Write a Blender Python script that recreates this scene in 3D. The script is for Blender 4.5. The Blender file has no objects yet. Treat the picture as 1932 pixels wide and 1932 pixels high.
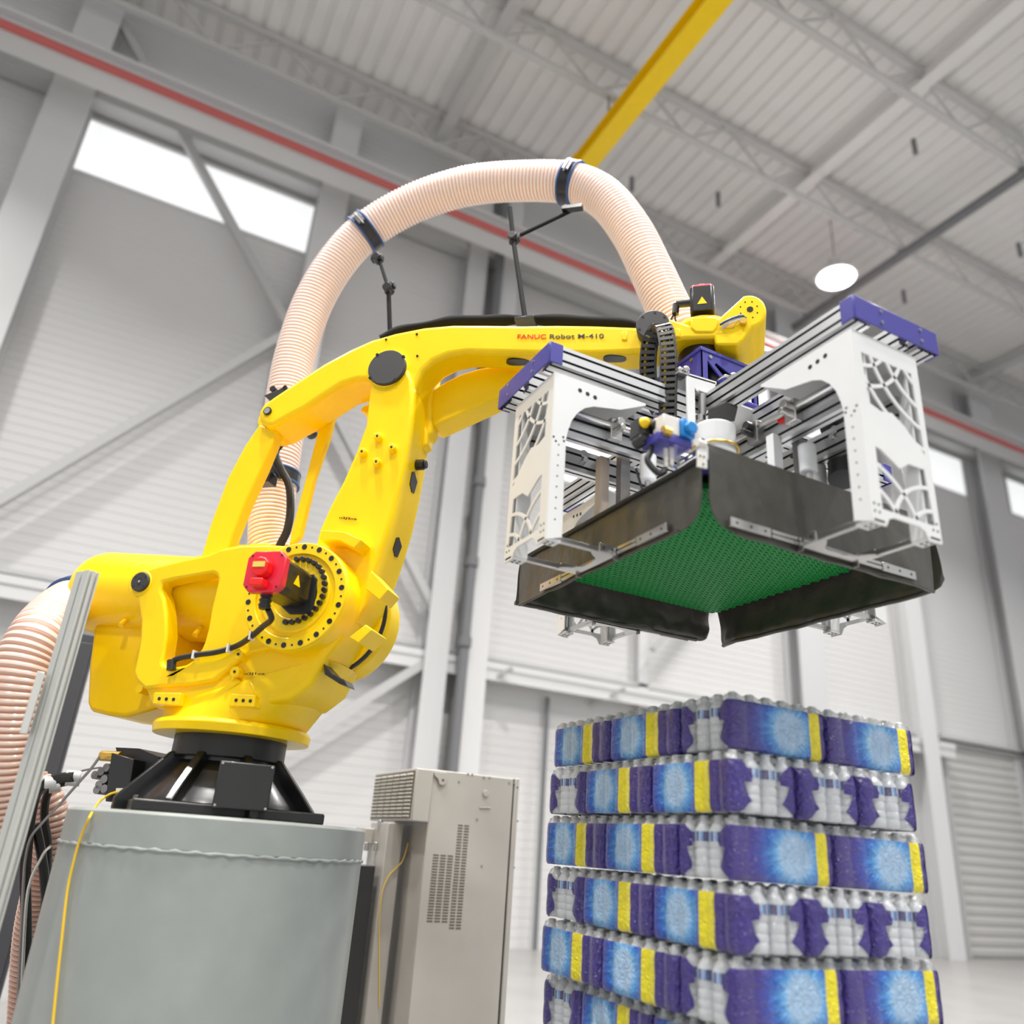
import bpy, math, random
import numpy as np
from mathutils import Vector, Matrix, geometry, noise
random.seed(7)
SC = bpy.context.scene
COL = SC.collection
R_ = math.radians
# ------------------------------------------------------------------ camera
FPX, CPX, CH = 1527.0, 966.0, 1.21          # focal length and centre in pixels of the 1932 frame, lens height
_x = Vector((3368, -892, -FPX)).normalized()
_y = Vector((-845, -578, -FPX)); _y = (_y - _x * _y.dot(_x)).normalized()
_z = _x.cross(_y)
CAMW = Matrix((_x, _y, _z))                  # rows: world axes in camera space
ORG = Vector((0, 0, CH))
cam_data = bpy.data.cameras.new('camera'); cam = bpy.data.objects.new('camera', cam_data); COL.objects.link(cam)
M4 = CAMW.to_4x4(); M4.translation = ORG; cam.matrix_world = M4
cam_data.sensor_width = 36; cam_data.lens = 36 * FPX / 1932; cam_data.clip_end = 200
cam_data.dof.use_dof = True; cam_data.dof.focus_distance = 3.75; cam_data.dof.aperture_fstop = 0.88
SC.camera = cam
# ------------------------------------------------------------------ world, lamps, exposure
SC.view_settings.view_transform = 'Standard'; SC.view_settings.look = 'None'
SC.view_settings.exposure = -0.18; SC.view_settings.gamma = 1.0; SC.view_settings.use_curve_mapping = False
SC.cycles.use_denoising = True; SC.cycles.max_bounces = 10; SC.cycles.transparent_max_bounces = 24
SC.cycles.diffuse_bounces = 4; SC.cycles.sample_clamp_indirect = 6; SC.cycles.caustics_reflective = False; SC.cycles.caustics_refractive = False
wd = bpy.data.worlds.new('daylight'); SC.world = wd; wd.use_nodes = True
wd.node_tree.nodes['Background'].inputs[0].default_value = (0.97, 0.985, 1.0, 1)
wd.node_tree.nodes['Background'].inputs[1].default_value = 0.84
YW, ZC = 11.0, 11.9 + CH                     # far wall and roof deck
LAMPS = [(10.6, 8.55, 10.45 + CH), (3.0, 5.6, 10.45 + CH), (-1.2, 3.2, 10.45 + CH), (3.2, 1.0, 10.45 + CH), (-4.5, 6.4, 10.45 + CH),
         (8.5, 2.5, 10.45 + CH), (-3.5, -1.0, 10.45 + CH), (1.5, -3.0, 10.45 + CH), (14.5, 5.5, 10.45 + CH), (7.0, -2.5, 10.45 + CH)]
for i, p in enumerate(LAMPS):
    ld = bpy.data.lights.new('lamp_light', 'AREA'); ld.shape = 'DISK'; ld.size = 0.62
    ld.energy = 415; ld.color = (1.0, 0.975, 0.94); ld.spread = R_(118)
    lo = bpy.data.objects.new('lamp_light', ld); COL.objects.link(lo); lo.location = (p[0], p[1], p[2] - 0.02)
# ------------------------------------------------------------------ helpers
def ray(x, y):
    return CAMW @ Vector(((x - CPX) / FPX, -(y - CPX) / FPX, -1.0))
def onaxis(x, y, ax, v):                     # point where the sight line of a pixel meets the plane axis = v
    r = ray(x, y); return ORG + r * ((v - ORG[ax]) / r[ax])
def at_depth(x, y, d):
    return ORG + ray(x, y) * d
MATS = {}
def mat(name, color, rough=0.5, metal=0.0, coat=0.0, noise_amt=0.0, bump=0.0, bscale=60, alpha=None, emis=None, spec=0.5, trans=0.0, nscale=8):
    m = bpy.data.materials.new(name); m.use_nodes = True; nt = m.node_tree; b = nt.nodes['Principled BSDF']
    c = tuple(color) + (1,)
    b.inputs['Base Color'].default_value = c; b.inputs['Roughness'].default_value = rough
    b.inputs['Metallic'].default_value = metal; b.inputs['Coat Weight'].default_value = coat; b.inputs['Coat Roughness'].default_value = 0.12
    b.inputs['Specular IOR Level'].default_value = spec; b.inputs['Transmission Weight'].default_value = trans
    if emis is not None:
        b.inputs['Emission Color'].default_value = c; b.inputs['Emission Strength'].default_value = emis
    tc = nt.nodes.new('ShaderNodeTexCoord')
    if noise_amt:
        n = nt.nodes.new('ShaderNodeTexNoise'); n.inputs['Scale'].default_value = nscale; n.inputs['Detail'].default_value = 4
        nt.links.new(tc.outputs['Object'], n.inputs['Vector'])
        mx = nt.nodes.new('ShaderNodeMix'); mx.data_type = 'RGBA'; mx.blend_type = 'MULTIPLY'
        rmp = nt.nodes.new('ShaderNodeMapRange'); rmp.inputs[1].default_value = 0.3; rmp.inputs[2].default_value = 0.7
        rmp.inputs[3].default_value = 1 - noise_amt; rmp.inputs[4].default_value = 1.0
        nt.links.new(n.outputs[0], rmp.inputs[0]); mx.inputs[0].default_value = 1.0
        mx.inputs[6].default_value = c; nt.links.new(rmp.outputs[0], mx.inputs[7]); nt.links.new(mx.outputs[2], b.inputs['Base Color'])
    if bump:
        n2 = nt.nodes.new('ShaderNodeTexNoise'); n2.inputs['Scale'].default_value = bscale; n2.inputs['Detail'].default_value = 3
        nt.links.new(tc.outputs['Object'], n2.inputs['Vector'])
        bp = nt.nodes.new('ShaderNodeBump'); bp.inputs['Strength'].default_value = bump; bp.inputs['Distance'].default_value = 0.01
        nt.links.new(n2.outputs[0], bp.inputs['Height']); nt.links.new(bp.outputs[0], b.inputs['Normal'])
    if alpha is not None: b.inputs['Alpha'].default_value = alpha
    MATS[name] = m; return m
Y_ = mat('yellow_paint', (1.0, 0.665, 0.0), 0.36, 0, 0.12, 0.04, 0.08, 9, spec=0.28)
Yp = mat('yellow_machined', (1.0, 0.66, 0.0), 0.34, 0, 0.15, spec=0.35)
BK = mat('black_paint', (0.018, 0.018, 0.018), 0.42, 0, 0.1, 0, 0.1, 40)
BKg = mat('black_gloss', (0.010, 0.010, 0.011), 0.30, 0, 0.25)
DG = mat('dark_grey_plate', (0.036, 0.036, 0.035), 0.55, 0, 0, 0.1)
RD = mat('red_plastic', (0.72, 0.008, 0.035), 0.35, 0, 0.3)
RD2 = mat('bright_red', (0.85, 0.01, 0.01), 0.35)
WP = mat('white_powder_coat', (0.74, 0.75, 0.75), 0.35, 0, 0.25, 0.03)
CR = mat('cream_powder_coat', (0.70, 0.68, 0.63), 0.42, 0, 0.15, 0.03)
AL = mat('anodised_aluminium', (0.60, 0.61, 0.62), 0.34, 0.75, 0, 0.05)
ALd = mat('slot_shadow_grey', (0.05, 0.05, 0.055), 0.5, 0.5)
ST = mat('bright_steel', (0.62, 0.61, 0.59), 0.22, 1.0, 0, 0.1)
STd = mat('dull_steel', (0.34, 0.33, 0.33), 0.4, 0.9, 0, 0.15)
BL = mat('navy_blue_paint', (0.045, 0.04, 0.29), 0.36, 0, 0.3, 0.08)
BLc = mat('cyan_blue_enamel', (0.0, 0.20, 0.55), 0.35, 0, 0.3)
GR = mat('green_foam', (0.0, 0.30, 0.05), 0.5, 0, 0, 0.25, nscale=40)
GRh = mat('green_foam_hole_shade', (0.0, 0.05, 0.02), 0.9)  # foam green darkened: shade of the holes put into the colour
VN = mat('black_vinyl', (0.066, 0.061, 0.050), 0.36, 0, 0.2, 0.2, 0.7, 10)
MBK = mat('matte_black', (0.010, 0.010, 0.010), 0.75, spec=0.15)
RB = mat('black_rubber', (0.013, 0.013, 0.013), 0.45)
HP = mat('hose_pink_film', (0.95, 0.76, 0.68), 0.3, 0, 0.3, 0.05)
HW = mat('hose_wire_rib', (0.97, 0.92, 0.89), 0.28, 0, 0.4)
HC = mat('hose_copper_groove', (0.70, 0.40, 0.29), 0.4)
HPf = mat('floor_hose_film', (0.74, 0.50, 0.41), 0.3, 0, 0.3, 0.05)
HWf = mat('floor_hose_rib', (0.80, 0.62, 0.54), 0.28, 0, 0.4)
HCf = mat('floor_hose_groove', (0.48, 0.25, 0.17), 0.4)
HBL = mat('hose_blue_edge', (0.03, 0.09, 0.27), 0.4)
PG = mat('pedestal_grey_paint', (0.31, 0.335, 0.32), 0.42, 0, 0.15, 0.08, 0.08, 14)
CB = mat('cabinet_beige', (0.40, 0.38, 0.35), 0.38, 0, 0.1, 0.05)
CBd = mat('cabinet_vent_dark', (0.10, 0.085, 0.06), 0.7)
YC = mat('yellow_cable', (0.85, 0.55, 0.02), 0.4)
WH = mat('wall_white', (0.665, 0.66, 0.66), 0.6, 0, 0, 0.03, nscale=0.6)
WS = mat('column_white', (0.67, 0.67, 0.675), 0.5)
WG = mat('steel_grey', (0.50, 0.50, 0.50), 0.5)
CE = mat('deck_white', (0.85, 0.835, 0.82), 0.6)
PD = mat('conduit_dark', (0.17, 0.175, 0.185), 0.5)
PR = mat('sprinkler_red', (0.50, 0.11, 0.10), 0.4)
FL = mat('concrete_floor', (0.30, 0.295, 0.29), 0.35, 0, 0.1, 0.15, nscale=1.5)
GLW = mat('daylight_pane', (0.93, 0.95, 0.95), 0.4, emis=0.78)
LMP = mat('lamp_lens', (1, 0.98, 0.95), 0.4, emis=9.0)
DRK = mat('dark_locker', (0.05, 0.052, 0.06), 0.5)
WOOD = mat('pallet_wood', (0.42, 0.29, 0.16), 0.7, 0, 0, 0.3)
BRS = mat('brass', (0.75, 0.5, 0.12), 0.3, 0.9)
PLY = mat('tan_cover', (0.62, 0.52, 0.42), 0.5)

class MB:
    def __init__(s): s.v = []; s.f = []; s.m = []; s.uv = None
    def add(s, vs, fs, m=0):
        o = len(s.v); s.v += [tuple(v) for v in vs]; s.f += [tuple(i + o for i in f) for f in fs]; s.m += [m] * len(fs); return s
    def box(s, lo, hi, m=0):
        (a, b, c), (d, e, f) = lo, hi
        return s.add([(a,b,c),(d,b,c),(d,e,c),(a,e,c),(a,b,f),(d,b,f),(d,e,f),(a,e,f)], [(0,3,2,1),(4,5,6,7),(0,1,5,4),(1,2,6,5),(2,3,7,6),(3,0,4,7)], m)
    def obox(s, c, ax, hs, m=0):             # oriented box: centre, three axes, half sizes
        vs = []
        for k in (-1, 1):
            for i, j in ((-1,-1),(1,-1),(1,1),(-1,1)):
                vs.append(Vector(c) + ax[0]*hs[0]*i + ax[1]*hs[1]*j + ax[2]*hs[2]*k)
        return s.add(vs, [(0,3,2,1),(4,5,6,7),(0,1,5,4),(1,2,6,5),(2,3,7,6),(3,0,4,7)], m)
    def bar(s, a, b, w, h, up=Vector((0,0,1)), m=0):
        a, b = Vector(a), Vector(b); d = (b-a).normalized(); sx = d.cross(up)
        if sx.length < 1e-4: sx = d.cross(Vector((0,1,0)))
        sx.normalize(); sy = sx.cross(d)
        return s.obox((a+b)/2, (d, sx, sy), ((b-a).length/2, w/2, h/2), m)
    def cyl(s, a, b, r0, r1=None, n=24, m=0, capm=None):
        a, b = Vector(a), Vector(b); r1 = r0 if r1 is None else r1
        d = (b-a).normalized(); u = d.orthogonal().normalized(); w = d.cross(u)
        vs = []
        for p, r in ((a, r0), (b, r1)):
            for i in range(n):
                t = 2*math.pi*i/n; vs.append(p + (u*math.cos(t) + w*math.sin(t))*r)
        s.add(vs, [(i, (i+1) % n, n+(i+1) % n, n+i) for i in range(n)], m)
        s.add(vs, [tuple(range(n))[::-1], tuple(range(n, 2*n))], m if capm is None else capm)
        return s
    def ringd(s, a, b, ri, ro, n=48, m=0):   # hollow disc
        a, b = Vector(a), Vector(b); d = (b-a).normalized(); u = d.orthogonal().normalized(); w = d.cross(u); vs = []
        for p in (a, b):
            for r in (ri, ro):
                for i in range(n):
                    t = 2*math.pi*i/n; vs.append(p + (u*math.cos(t)+w*math.sin(t))*r)
        fs = []
        for i in range(n):
            j = (i+1) % n; fs += [(i, j, n+j, n+i), (2*n+i, 3*n+i, 3*n+j, 2*n+j), (n+i, n+j, 3*n+j, 3*n+i), (i, 2*n+i, 2*n+j, j)]
        return s.add(vs, fs, m)
    def lathe(s, c, axis, prof, n=40, m=0):  # prof: (height, radius)
        c = Vector(c); d = Vector(axis).normalized(); u = d.orthogonal().normalized(); w = d.cross(u); vs = []
        for h, r in prof:
            for i in range(n):
                t = 2*math.pi*i/n; vs.append(c + d*h + (u*math.cos(t)+w*math.sin(t))*r)
        fs = [(k*n+i, k*n+(i+1) % n, (k+1)*n+(i+1) % n, (k+1)*n+i) for k in range(len(prof)-1) for i in range(n)]
        fs += [tuple(range(n))[::-1], tuple(range((len(prof)-1)*n, len(prof)*n))]
        return s.add(vs, fs, m)
    def tube(s, pts, r, n=10, m=0, mf=None, cap=True):
        pts = [Vector(p) for p in pts]; N = len(pts); vs = []
        t0 = (pts[1]-pts[0]).normalized(); u = t0.orthogonal().normalized()
        for k in range(N):
            t = (pts[min(k+1, N-1)] - pts[max(k-1, 0)]).normalized()
            u = (u - t*u.dot(t)).normalized(); w = t.cross(u); rr = r[k] if isinstance(r, (list, tuple)) else r
            for i in range(n):
                a = 2*math.pi*i/n; vs.append(pts[k] + (u*math.cos(a)+w*math.sin(a))*rr)
        o = len(s.v); s.v += [tuple(v) for v in vs]
        for k in range(N-1):
            for i in range(n):
                s.f.append((o+k*n+i, o+k*n+(i+1) % n, o+(k+1)*n+(i+1) % n, o+(k+1)*n+i)); s.m.append(mf(k) if mf else m)
        if cap:
            s.f += [tuple(range(o, o+n))[::-1], tuple(range(o+(N-1)*n, o+N*n))]; s.m += [m, m]
        return s
    def prism(s, near, far, holes=(), m=0, hm=None):   # near/far: outlines (3D) of equal length; holes: (near, far) pairs
        n = len(near)
        if not holes:
            s.add(list(near)+list(far), [tuple(range(n))[::-1], tuple(range(n, 2*n))] + [(i, (i+1) % n, n+(i+1) % n, n+i) for i in range(n)], m)
            return s
        for side in (0, 1):
            loops = [[Vector(p) for p in (near if side == 0 else far)]] + [[Vector(p) for p in h[side]] for h in holes]
            # flatten to 2D for a robust fill
            c = loops[0][0]; nrm = geometry.normal([loops[0][i] for i in range(0, n, max(1, n//8))][:8])
            u = nrm.orthogonal().normalized(); w = nrm.cross(u)
            l2 = [[Vector(((p-c).dot(u), (p-c).dot(w), 0)) for p in l] for l in loops]
            tri = geometry.tessellate_polygon(l2); allp = [p for l in loops for p in l]
            s.add(allp, [t if side else t[::-1] for t in tri], m)
        s.add(list(near)+list(far), [(i, (i+1) % n, n+(i+1) % n, n+i) for i in range(n)], m)
        for h in holes:
            k = len(h[0]); s.add(list(h[0])+list(h[1]), [(i, (i+1) % k, k+(i+1) % k, k+i) for i in range(k)], m if hm is None else hm)
        return s
    def build(s, name, mats, parent=None, bevel=0, seg=2, smooth=35, merge=True, recalc=True):
        me = bpy.data.meshes.new(name); me.from_pydata(s.v, [], s.f); me.update()
        if not isinstance(mats, (list, tuple)): mats = [mats]
        for m in mats: me.materials.append(m)
        me.polygons.foreach_set('material_index', s.m)
        if s.uv is not None:
            ul = me.uv_layers.new(name='UVMap'); flat = np.array(s.uv, dtype=np.float32)
            idx = np.zeros(len(me.loops), dtype=np.int32); me.loops.foreach_get('vertex_index', idx)
            ul.data.foreach_set('uv', flat[idx].ravel())
        if merge or recalc:
            import bmesh
            bm = bmesh.new(); bm.from_mesh(me)
            if merge: bmesh.ops.remove_doubles(bm, verts=bm.verts, dist=1e-5)
            if recalc: bmesh.ops.recalc_face_normals(bm, faces=bm.faces)
            bm.to_mesh(me); bm.free()
        if smooth:
            me.polygons.foreach_set('use_smooth', [True]*len(me.polygons)); me.set_sharp_from_angle(angle=R_(smooth))
        o = bpy.data.objects.new(name, me); COL.objects.link(o)
        if parent is not None: attach(o, parent)
        if bevel:
            b = o.modifiers.new('bevel', 'BEVEL'); b.width = bevel; b.segments = seg; b.limit_method = 'ANGLE'; b.angle_limit = R_(40); b.harden_normals = False
        return o
def attach(o, parent):                       # geometry is given in world metres: undo the base empty's own offset
    o.parent = parent
    if parent.type == 'EMPTY': o.matrix_parent_inverse = Matrix.Translation(-parent.location)
def thing(name, label, cat, group=None, loc=(0, 0, 0)):
    o = bpy.data.objects.new(name, None); COL.objects.link(o); o.empty_display_size = 0.1; o.location = loc
    return tag(o, label, cat, group)
def tag(o, label, cat, group=None):
    o['label'] = label; o['category'] = cat
    if group: o['group'] = group
    return o
def struct(o): o['kind'] = 'structure'; return o
def lab(o, l): o['label'] = l; return o
def cat_rom(pts, n=8, closed=False):
    P = [Vector(p) for p in pts]; out = []; N = len(P); rng = N if closed else N-1
    for i in range(rng):
        p0 = P[(i-1) % N] if closed or i > 0 else P[0]*2-P[1]; p1 = P[i]; p2 = P[(i+1) % N]
        p3 = P[(i+2) % N] if closed or i+2 < N else P[-1]*2-P[-2]
        for k in range(n):
            t = k/n; out.append(0.5*((2*p1)+(-p0+p2)*t+(2*p0-5*p1+4*p2-p3)*t*t+(-p0+3*p1-3*p2+p3)*t**3))
    if not closed: out.append(P[-1])
    return out
X_, Y3, Z_ = Vector((1,0,0)), Vector((0,1,0)), Vector((0,0,1))
def circ(c, u, w, r, n=16, a0=0, a1=2*math.pi):
    return [Vector(c) + u*math.cos(a0+(a1-a0)*i/n)*r + w*math.sin(a0+(a1-a0)*i/n)*r for i in range(n)]
# ================================================================== THE HALL
XL, XR, YB = -16.0, 42.0, -9.0
# floor
struct(MB().box((XL, YB, -0.2), (XR, YW + 0.3, 0.0)).build('floor', FL, smooth=0))
# far wall: horizontal ribbed cladding between window bands (openings are real), relative heights from the lens
def wz(k): return k * YW + CH
ZW0, ZW1, ZW2, ZW3 = wz(0.776), wz(0.872), wz(0.905), wz(0.932)
wall = MB()
def cladding(x0, x1, z0, z1, y=YW, pitch=0.125, dep=0.006):
    n = max(1, round((z1-z0)/pitch)); h = (z1-z0)/n; prof = []
    for i in range(n):
        z = z0 + i*h; prof += [(0, z), (0, z+h*0.86), (dep, z+h*0.9), (dep, z+h*0.96)]
    prof.append((0, z1)); vs = []
    for d, z in prof: vs += [(x0, y+d, z), (x1, y+d, z)]
    wall.add(vs, [(2*i, 2*i+1, 2*i+3, 2*i+2) for i in range(len(prof)-1)])
DX0, DX1, DZ1 = 15.2, 40.0, wz(0.236)        # big door at the right
cladding(XL, DX0, 0, ZW0); cladding(DX0, XR, DZ1, ZW0)
cladding(XL, XR, ZW1, ZW2); cladding(XL, XR, ZW3, ZC)
wins = [(-2.25, 1.36), (8.4, 11.4), (11.8, 15.6), (15.9, 17.4), (19.0, 22.5), (23.1, 26.5)]
def inwin(a, b): return None
xs = XL
for a, b in wins:
    cladding(xs, a, ZW0, ZW1); xs = b
cladding(xs, XR, ZW0, ZW1)
wall.box((XL, YW+0.06, -0.1), (DX0, YW+0.12, ZW0)); wall.box((DX0, YW+0.06, DZ1), (XR, YW+0.12, ZW0))
wall.box((XL, YW+0.06, ZW3), (XR, YW+0.12, ZC)); wall.box((XL, YW+0.06, ZW1), (XR, YW+0.12, ZW2))
struct(wall.build('wall_back', WH, smooth=0, merge=False, recalc=False))
for i, (a, b) in enumerate(wins):            # clerestory windows with frames and panes
    w = MB(); f = 0.05
    w.box((a, YW-0.03, ZW0), (b, YW+0.05, ZW0+f)); w.box((a, YW-0.03, ZW1-f), (b, YW+0.05, ZW1))
    w.box((a, YW-0.03, ZW0+f), (a+f, YW+0.05, ZW1-f)); w.box((b-f, YW-0.03, ZW0+f), (b, YW+0.05, ZW1-f))
    o = struct(w.build('window_%d' % (i+1), WS, smooth=0))
    MB().box((a+f, YW+0.01, ZW0+f), (b-f, YW+0.03, ZW1-f)).build('pane', GLW, o, smooth=0)
w = MB(); w.box((XL, YW-0.02, ZW2), (XR, YW+0.03, ZW2+0.04)); w.box((XL, YW-0.02, ZW3-0.04), (XR, YW+0.03, ZW3))
o = struct(w.build('window_9', WS, smooth=0)); MB().box((-1.9, YW, ZW2+0.04), (XR, YW+0.02, ZW3-0.04)).build('pane', GLW, o, smooth=0)
# glowing panel added on the wall to whiten the background behind the gripper
lw0, lw1, lz0, lz1 = 0.56*YW, 1.27*YW, wz(0.54), wz(0.71)
w = MB(); f = 0.06
w.box((lw0-f, YW-0.05, lz0-f), (lw1+f, YW-0.001, lz0)); w.box((lw0-f, YW-0.05, lz1), (lw1+f, YW-0.001, lz1+f)); w.box((lw0-f, YW-0.05, lz0), (lw0, YW-0.001, lz1)); w.box((lw1, YW-0.05, lz0), (lw1+f, YW-0.001, lz1))
for q in (0.25, 0.5, 0.75): w.box((lw0+(lw1-lw0)*q-0.03, YW-0.04, lz0), (lw0+(lw1-lw0)*q+0.03, YW-0.02, lz1))
o = struct(w.build('window_10', WS, smooth=0)); MB().box((lw0, YW-0.02, lz0), (lw1, YW-0.002, lz1)).build('pane', GLW, o, smooth=0)
# roll-up door at the right, slat by slat
dr = MB(); dr.box((DX0-0.12, YW-0.1, 0), (DX0, YW+0.05, DZ1+0.1)); dr.box((DX0-0.12, YW-0.12, DZ1), (DX1, YW+0.05, DZ1+0.16))
door = struct(dr.build('door_1', WG, smooth=0))
SLM = mat('door_slat_grey', (0.50, 0.49, 0.475), 0.45)
ns = 22; sh = DZ1/ns; sl = MB()
sl.add([(DX0, YW-0.01, 0), (DX1, YW-0.01, 0), (DX1, YW-0.035, sh*0.25), (DX0, YW-0.035, sh*0.25), (DX1, YW-0.035, sh*0.75), (DX0, YW-0.035, sh*0.75), (DX1, YW-0.005, sh*0.96), (DX0, YW-0.005, sh*0.96)],
       [(0,1,2,3),(3,2,4,5),(5,4,6,7)])
s0 = sl.build('slat', SLM, door, smooth=0, recalc=False)
for i in range(1, ns):
    c = s0.copy(); COL.objects.link(c); c.location.z = i*sh
# steel columns standing before the wall
tn = [0]
def trim(mb, m, bevel=0):
    tn[0] += 1; return struct(mb.build('trim_%d' % tn[0], m, bevel=bevel, smooth=0))
def hcol(x0, x1, y0=YW-0.42, y1=YW-0.02, m=WS, z1=None):
    z1 = z1 or ZC-0.4; t = 0.035; mb = MB()
    mb.box((x0, y0, 0), (x1, y0+t, z1)); mb.box((x0, y1-t, 0), (x1, y1, z1)); xm = (x0+x1)/2
    mb.box((xm-t/2, y0+t, 0), (xm+t/2, y1-t, z1)); return trim(mb, m)
k = (YW-0.42)/YW; WC = mat('column_grey', (0.60, 0.60, 0.61), 0.5)
hcol(-0.245*YW*k, -0.195*YW*k)
hcol(0.122*YW*k, 0.165*YW*k); hcol(0.372*YW*k, 0.405*YW*k, m=WC); hcol(0.43*YW*k, 0.463*YW*k)
hcol(0.735*YW*k, 0.752*YW*k, y0=YW-0.12); hcol(1.05*YW*k, 1.108*YW*k, m=WC); hcol(1.34*YW*k, 1.38*YW*k)
hcol(1.65*YW*k, 1.725*YW*k, m=WC); hcol(2.1*YW*k, 2.2*YW*k); hcol(2.7*YW*k, 2.8*YW*k); hcol(-0.75*YW*k, -0.68*YW*k)
# conduit up the wall with its couplings
mb = MB(); xc = 0.4265*(YW-0.5); mb.cyl((xc, YW-0.5, 0.6), (xc, YW-0.5, ZC-0.4), 0.075, n=12)
for z in (wz(0.35), wz(0.24), wz(0.47), wz(0.62)): mb.cyl((xc, YW-0.5, z), (xc, YW-0.5, z+0.14), 0.1, n=12)
trim(mb, PD)
mb = MB(); mb.cyl((0.555*YW, YW-0.1, 0), (0.555*YW, YW-0.1, wz(0.2)), 0.035, n=8); trim(mb, PD)
# ledge beam and the thin rail over it
trim(MB().box((XL, YW-0.34, wz(0.222)), (DX0, YW-0.01, wz(0.231))).box((XL, YW-0.32, wz(0.207)), (DX0, YW-0.29, wz(0.222))), WS)
trim(MB().box((XL, YW-0.12, wz(0.238)), (XR, YW-0.01, wz(0.243))), WG)
for x in (0.48, 0.66, 0.2, 0.9): trim(MB().bar((x*YW, YW-0.5, wz(0.224)), (x*YW-0.35, YW-0.05, wz(0.2)), 0.05, 0.05), WG)
# wind bracing
def brace(a, b, w=0.12, y=YW-0.3): trim(MB().bar((a[0]*y, y, a[1]*y+CH), (b[0]*y, y, b[1]*y+CH), w, 0.12, up=Vector((0, 1, 0))), WG)
brace((-0.62, -0.27), (0.125, 0.652)); brace((-0.20, 1.06), (0.125, 0.64)); brace((0.15, 0.61), (0.40, 0.262)); brace((0.39, 0.235), (0.13, 0.03))
brace((0.74, 0.30), (1.05, 0.66), 0.09)
# eaves strut, crane runway beam, sprinkler main
trim(MB().box((XL, YW-0.35, wz(0.878)), (XR, YW-0.05, wz(0.903))), WG)
yb = YW-1.1
mb = MB(); z0, z1 = 0.936*yb+CH, 0.962*yb+CH
mb.box((XL, yb-0.16, z0), (XR, yb+0.16, z0+0.03)); mb.box((XL, yb-0.02, z0+0.03), (XR, yb+0.02, z1+0.15)); mb.box((XL, yb-0.16, z1+0.15), (XR, yb+0.16, z1+0.19))
trim(mb, WS)
mb = MB(); yp = YW-1.5; mb.cyl((XL, yp, 0.965*yp+CH), (XR, yp, 0.965*yp+CH), 0.062, n=14)
trim(mb, PR)
mb = MB(); zc = 10.9+CH; mb.cyl((0.476*10.9, 8.75, zc), (0.476*10.9, 3.0, zc), 0.06, n=12); trim(mb, PR)
# roof: ribbed deck (ribs run along Y), joists along X, beams along Y
mb = MB(); p = 0.30; xx = XL; prof = []
while xx < XR: prof += [(xx, 0), (xx+0.20, 0), (xx+0.22, 0.055), (xx+0.28, 0.055)]; xx += p
vs = []
for x, d in prof: vs += [(x, YB, ZC+d), (x, YW+0.3, ZC+d)]
mb.add(vs, [(2*i, 2*i+1, 2*i+3, 2*i+2) for i in range(len(prof)-1)])
mb.box((XL, YB, ZC+0.07), (XR, YW+0.3, ZC+0.12)); struct(mb.build('ceiling', CE, smooth=0, merge=False, recalc=False))
JM = mat('joist_grey', (0.58, 0.575, 0.57), 0.6)
for y in (10.2, 7.85, 5.5, 3.15, 0.8, -1.6, -4.0, -6.4):       # open web joists
    zt, zb = ZC-0.06, ZC-0.85
    mb = MB().box((XL, y-0.06, zt-0.08), (XR, y+0.06, zt)); mb.box((XL, y-0.05, zb), (XR, y+0.05, zb+0.07)); x = XL; i = 0
    while x < XR-0.9:
        mb.bar((x, y, zb+0.03 if i % 2 else zt-0.04), (x+0.9, y, zt-0.04 if i % 2 else zb+0.03), 0.035, 0.035); x += 0.9; i += 1
    trim(mb, JM)
for x, m in ((-9, JM), (-2.4, JM), (3.1, JM), (9.3, CE), (12.2, PD), (17.5, JM), (24, JM)):
    t = 0.1 if m is not PD else 0.075
    if m is PD: mb = MB().cyl((x-0.6, YB, ZC-0.95), (x-0.6, YW-0.4, ZC-0.95), 0.085, n=12)
    else: mb = MB().box((x-0.11, YB, ZC-0.34), (x+0.11, YW-0.3, ZC-0.31)).box((x-0.015, YB, ZC-0.31), (x+0.015, YW-0.3, ZC-0.06))
    trim(mb, m)
# sprinkler drops
for x, y in ((6.2, 9.0), (7.7, 8.5), (9.6, 6.0), (12.6, 8.6), (13.2, 6.6)):
    trim(MB().cyl((x, y, ZC-1.15), (x, y, ZC-0.85), 0.04, n=8), PD)
# high-bay lamps
LLAB = ['round high-bay lamp glowing under the roof deck above the right-hand gripper beam'] + ['round high-bay lamp hung under the roof deck outside the view'] * (len(LAMPS)-1)
for i, p in enumerate(LAMPS):
    p = Vector(p); t = thing('high_bay_lamp', LLAB[i], 'lamp', None if i == 0 else 'high-bay lamps beyond the frame', loc=p)
    MB().lathe(p+Vector((0,0,0.02)), Z_, [(0, 0.38), (0.05, 0.36), (0.22, 0.20), (0.30, 0.12), (0.42, 0.12)], n=24).build('reflector', WS, t)
    MB().lathe(p+Vector((0,0,-0.005)), Z_, [(0, 0.33), (0.02, 0.34)], n=24).build('lens', LMP, t)
    MB().cyl(p+Vector((0,0,0.42)), (p.x, p.y, ZC), 0.012, n=6).build('rod', STd, t)
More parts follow.
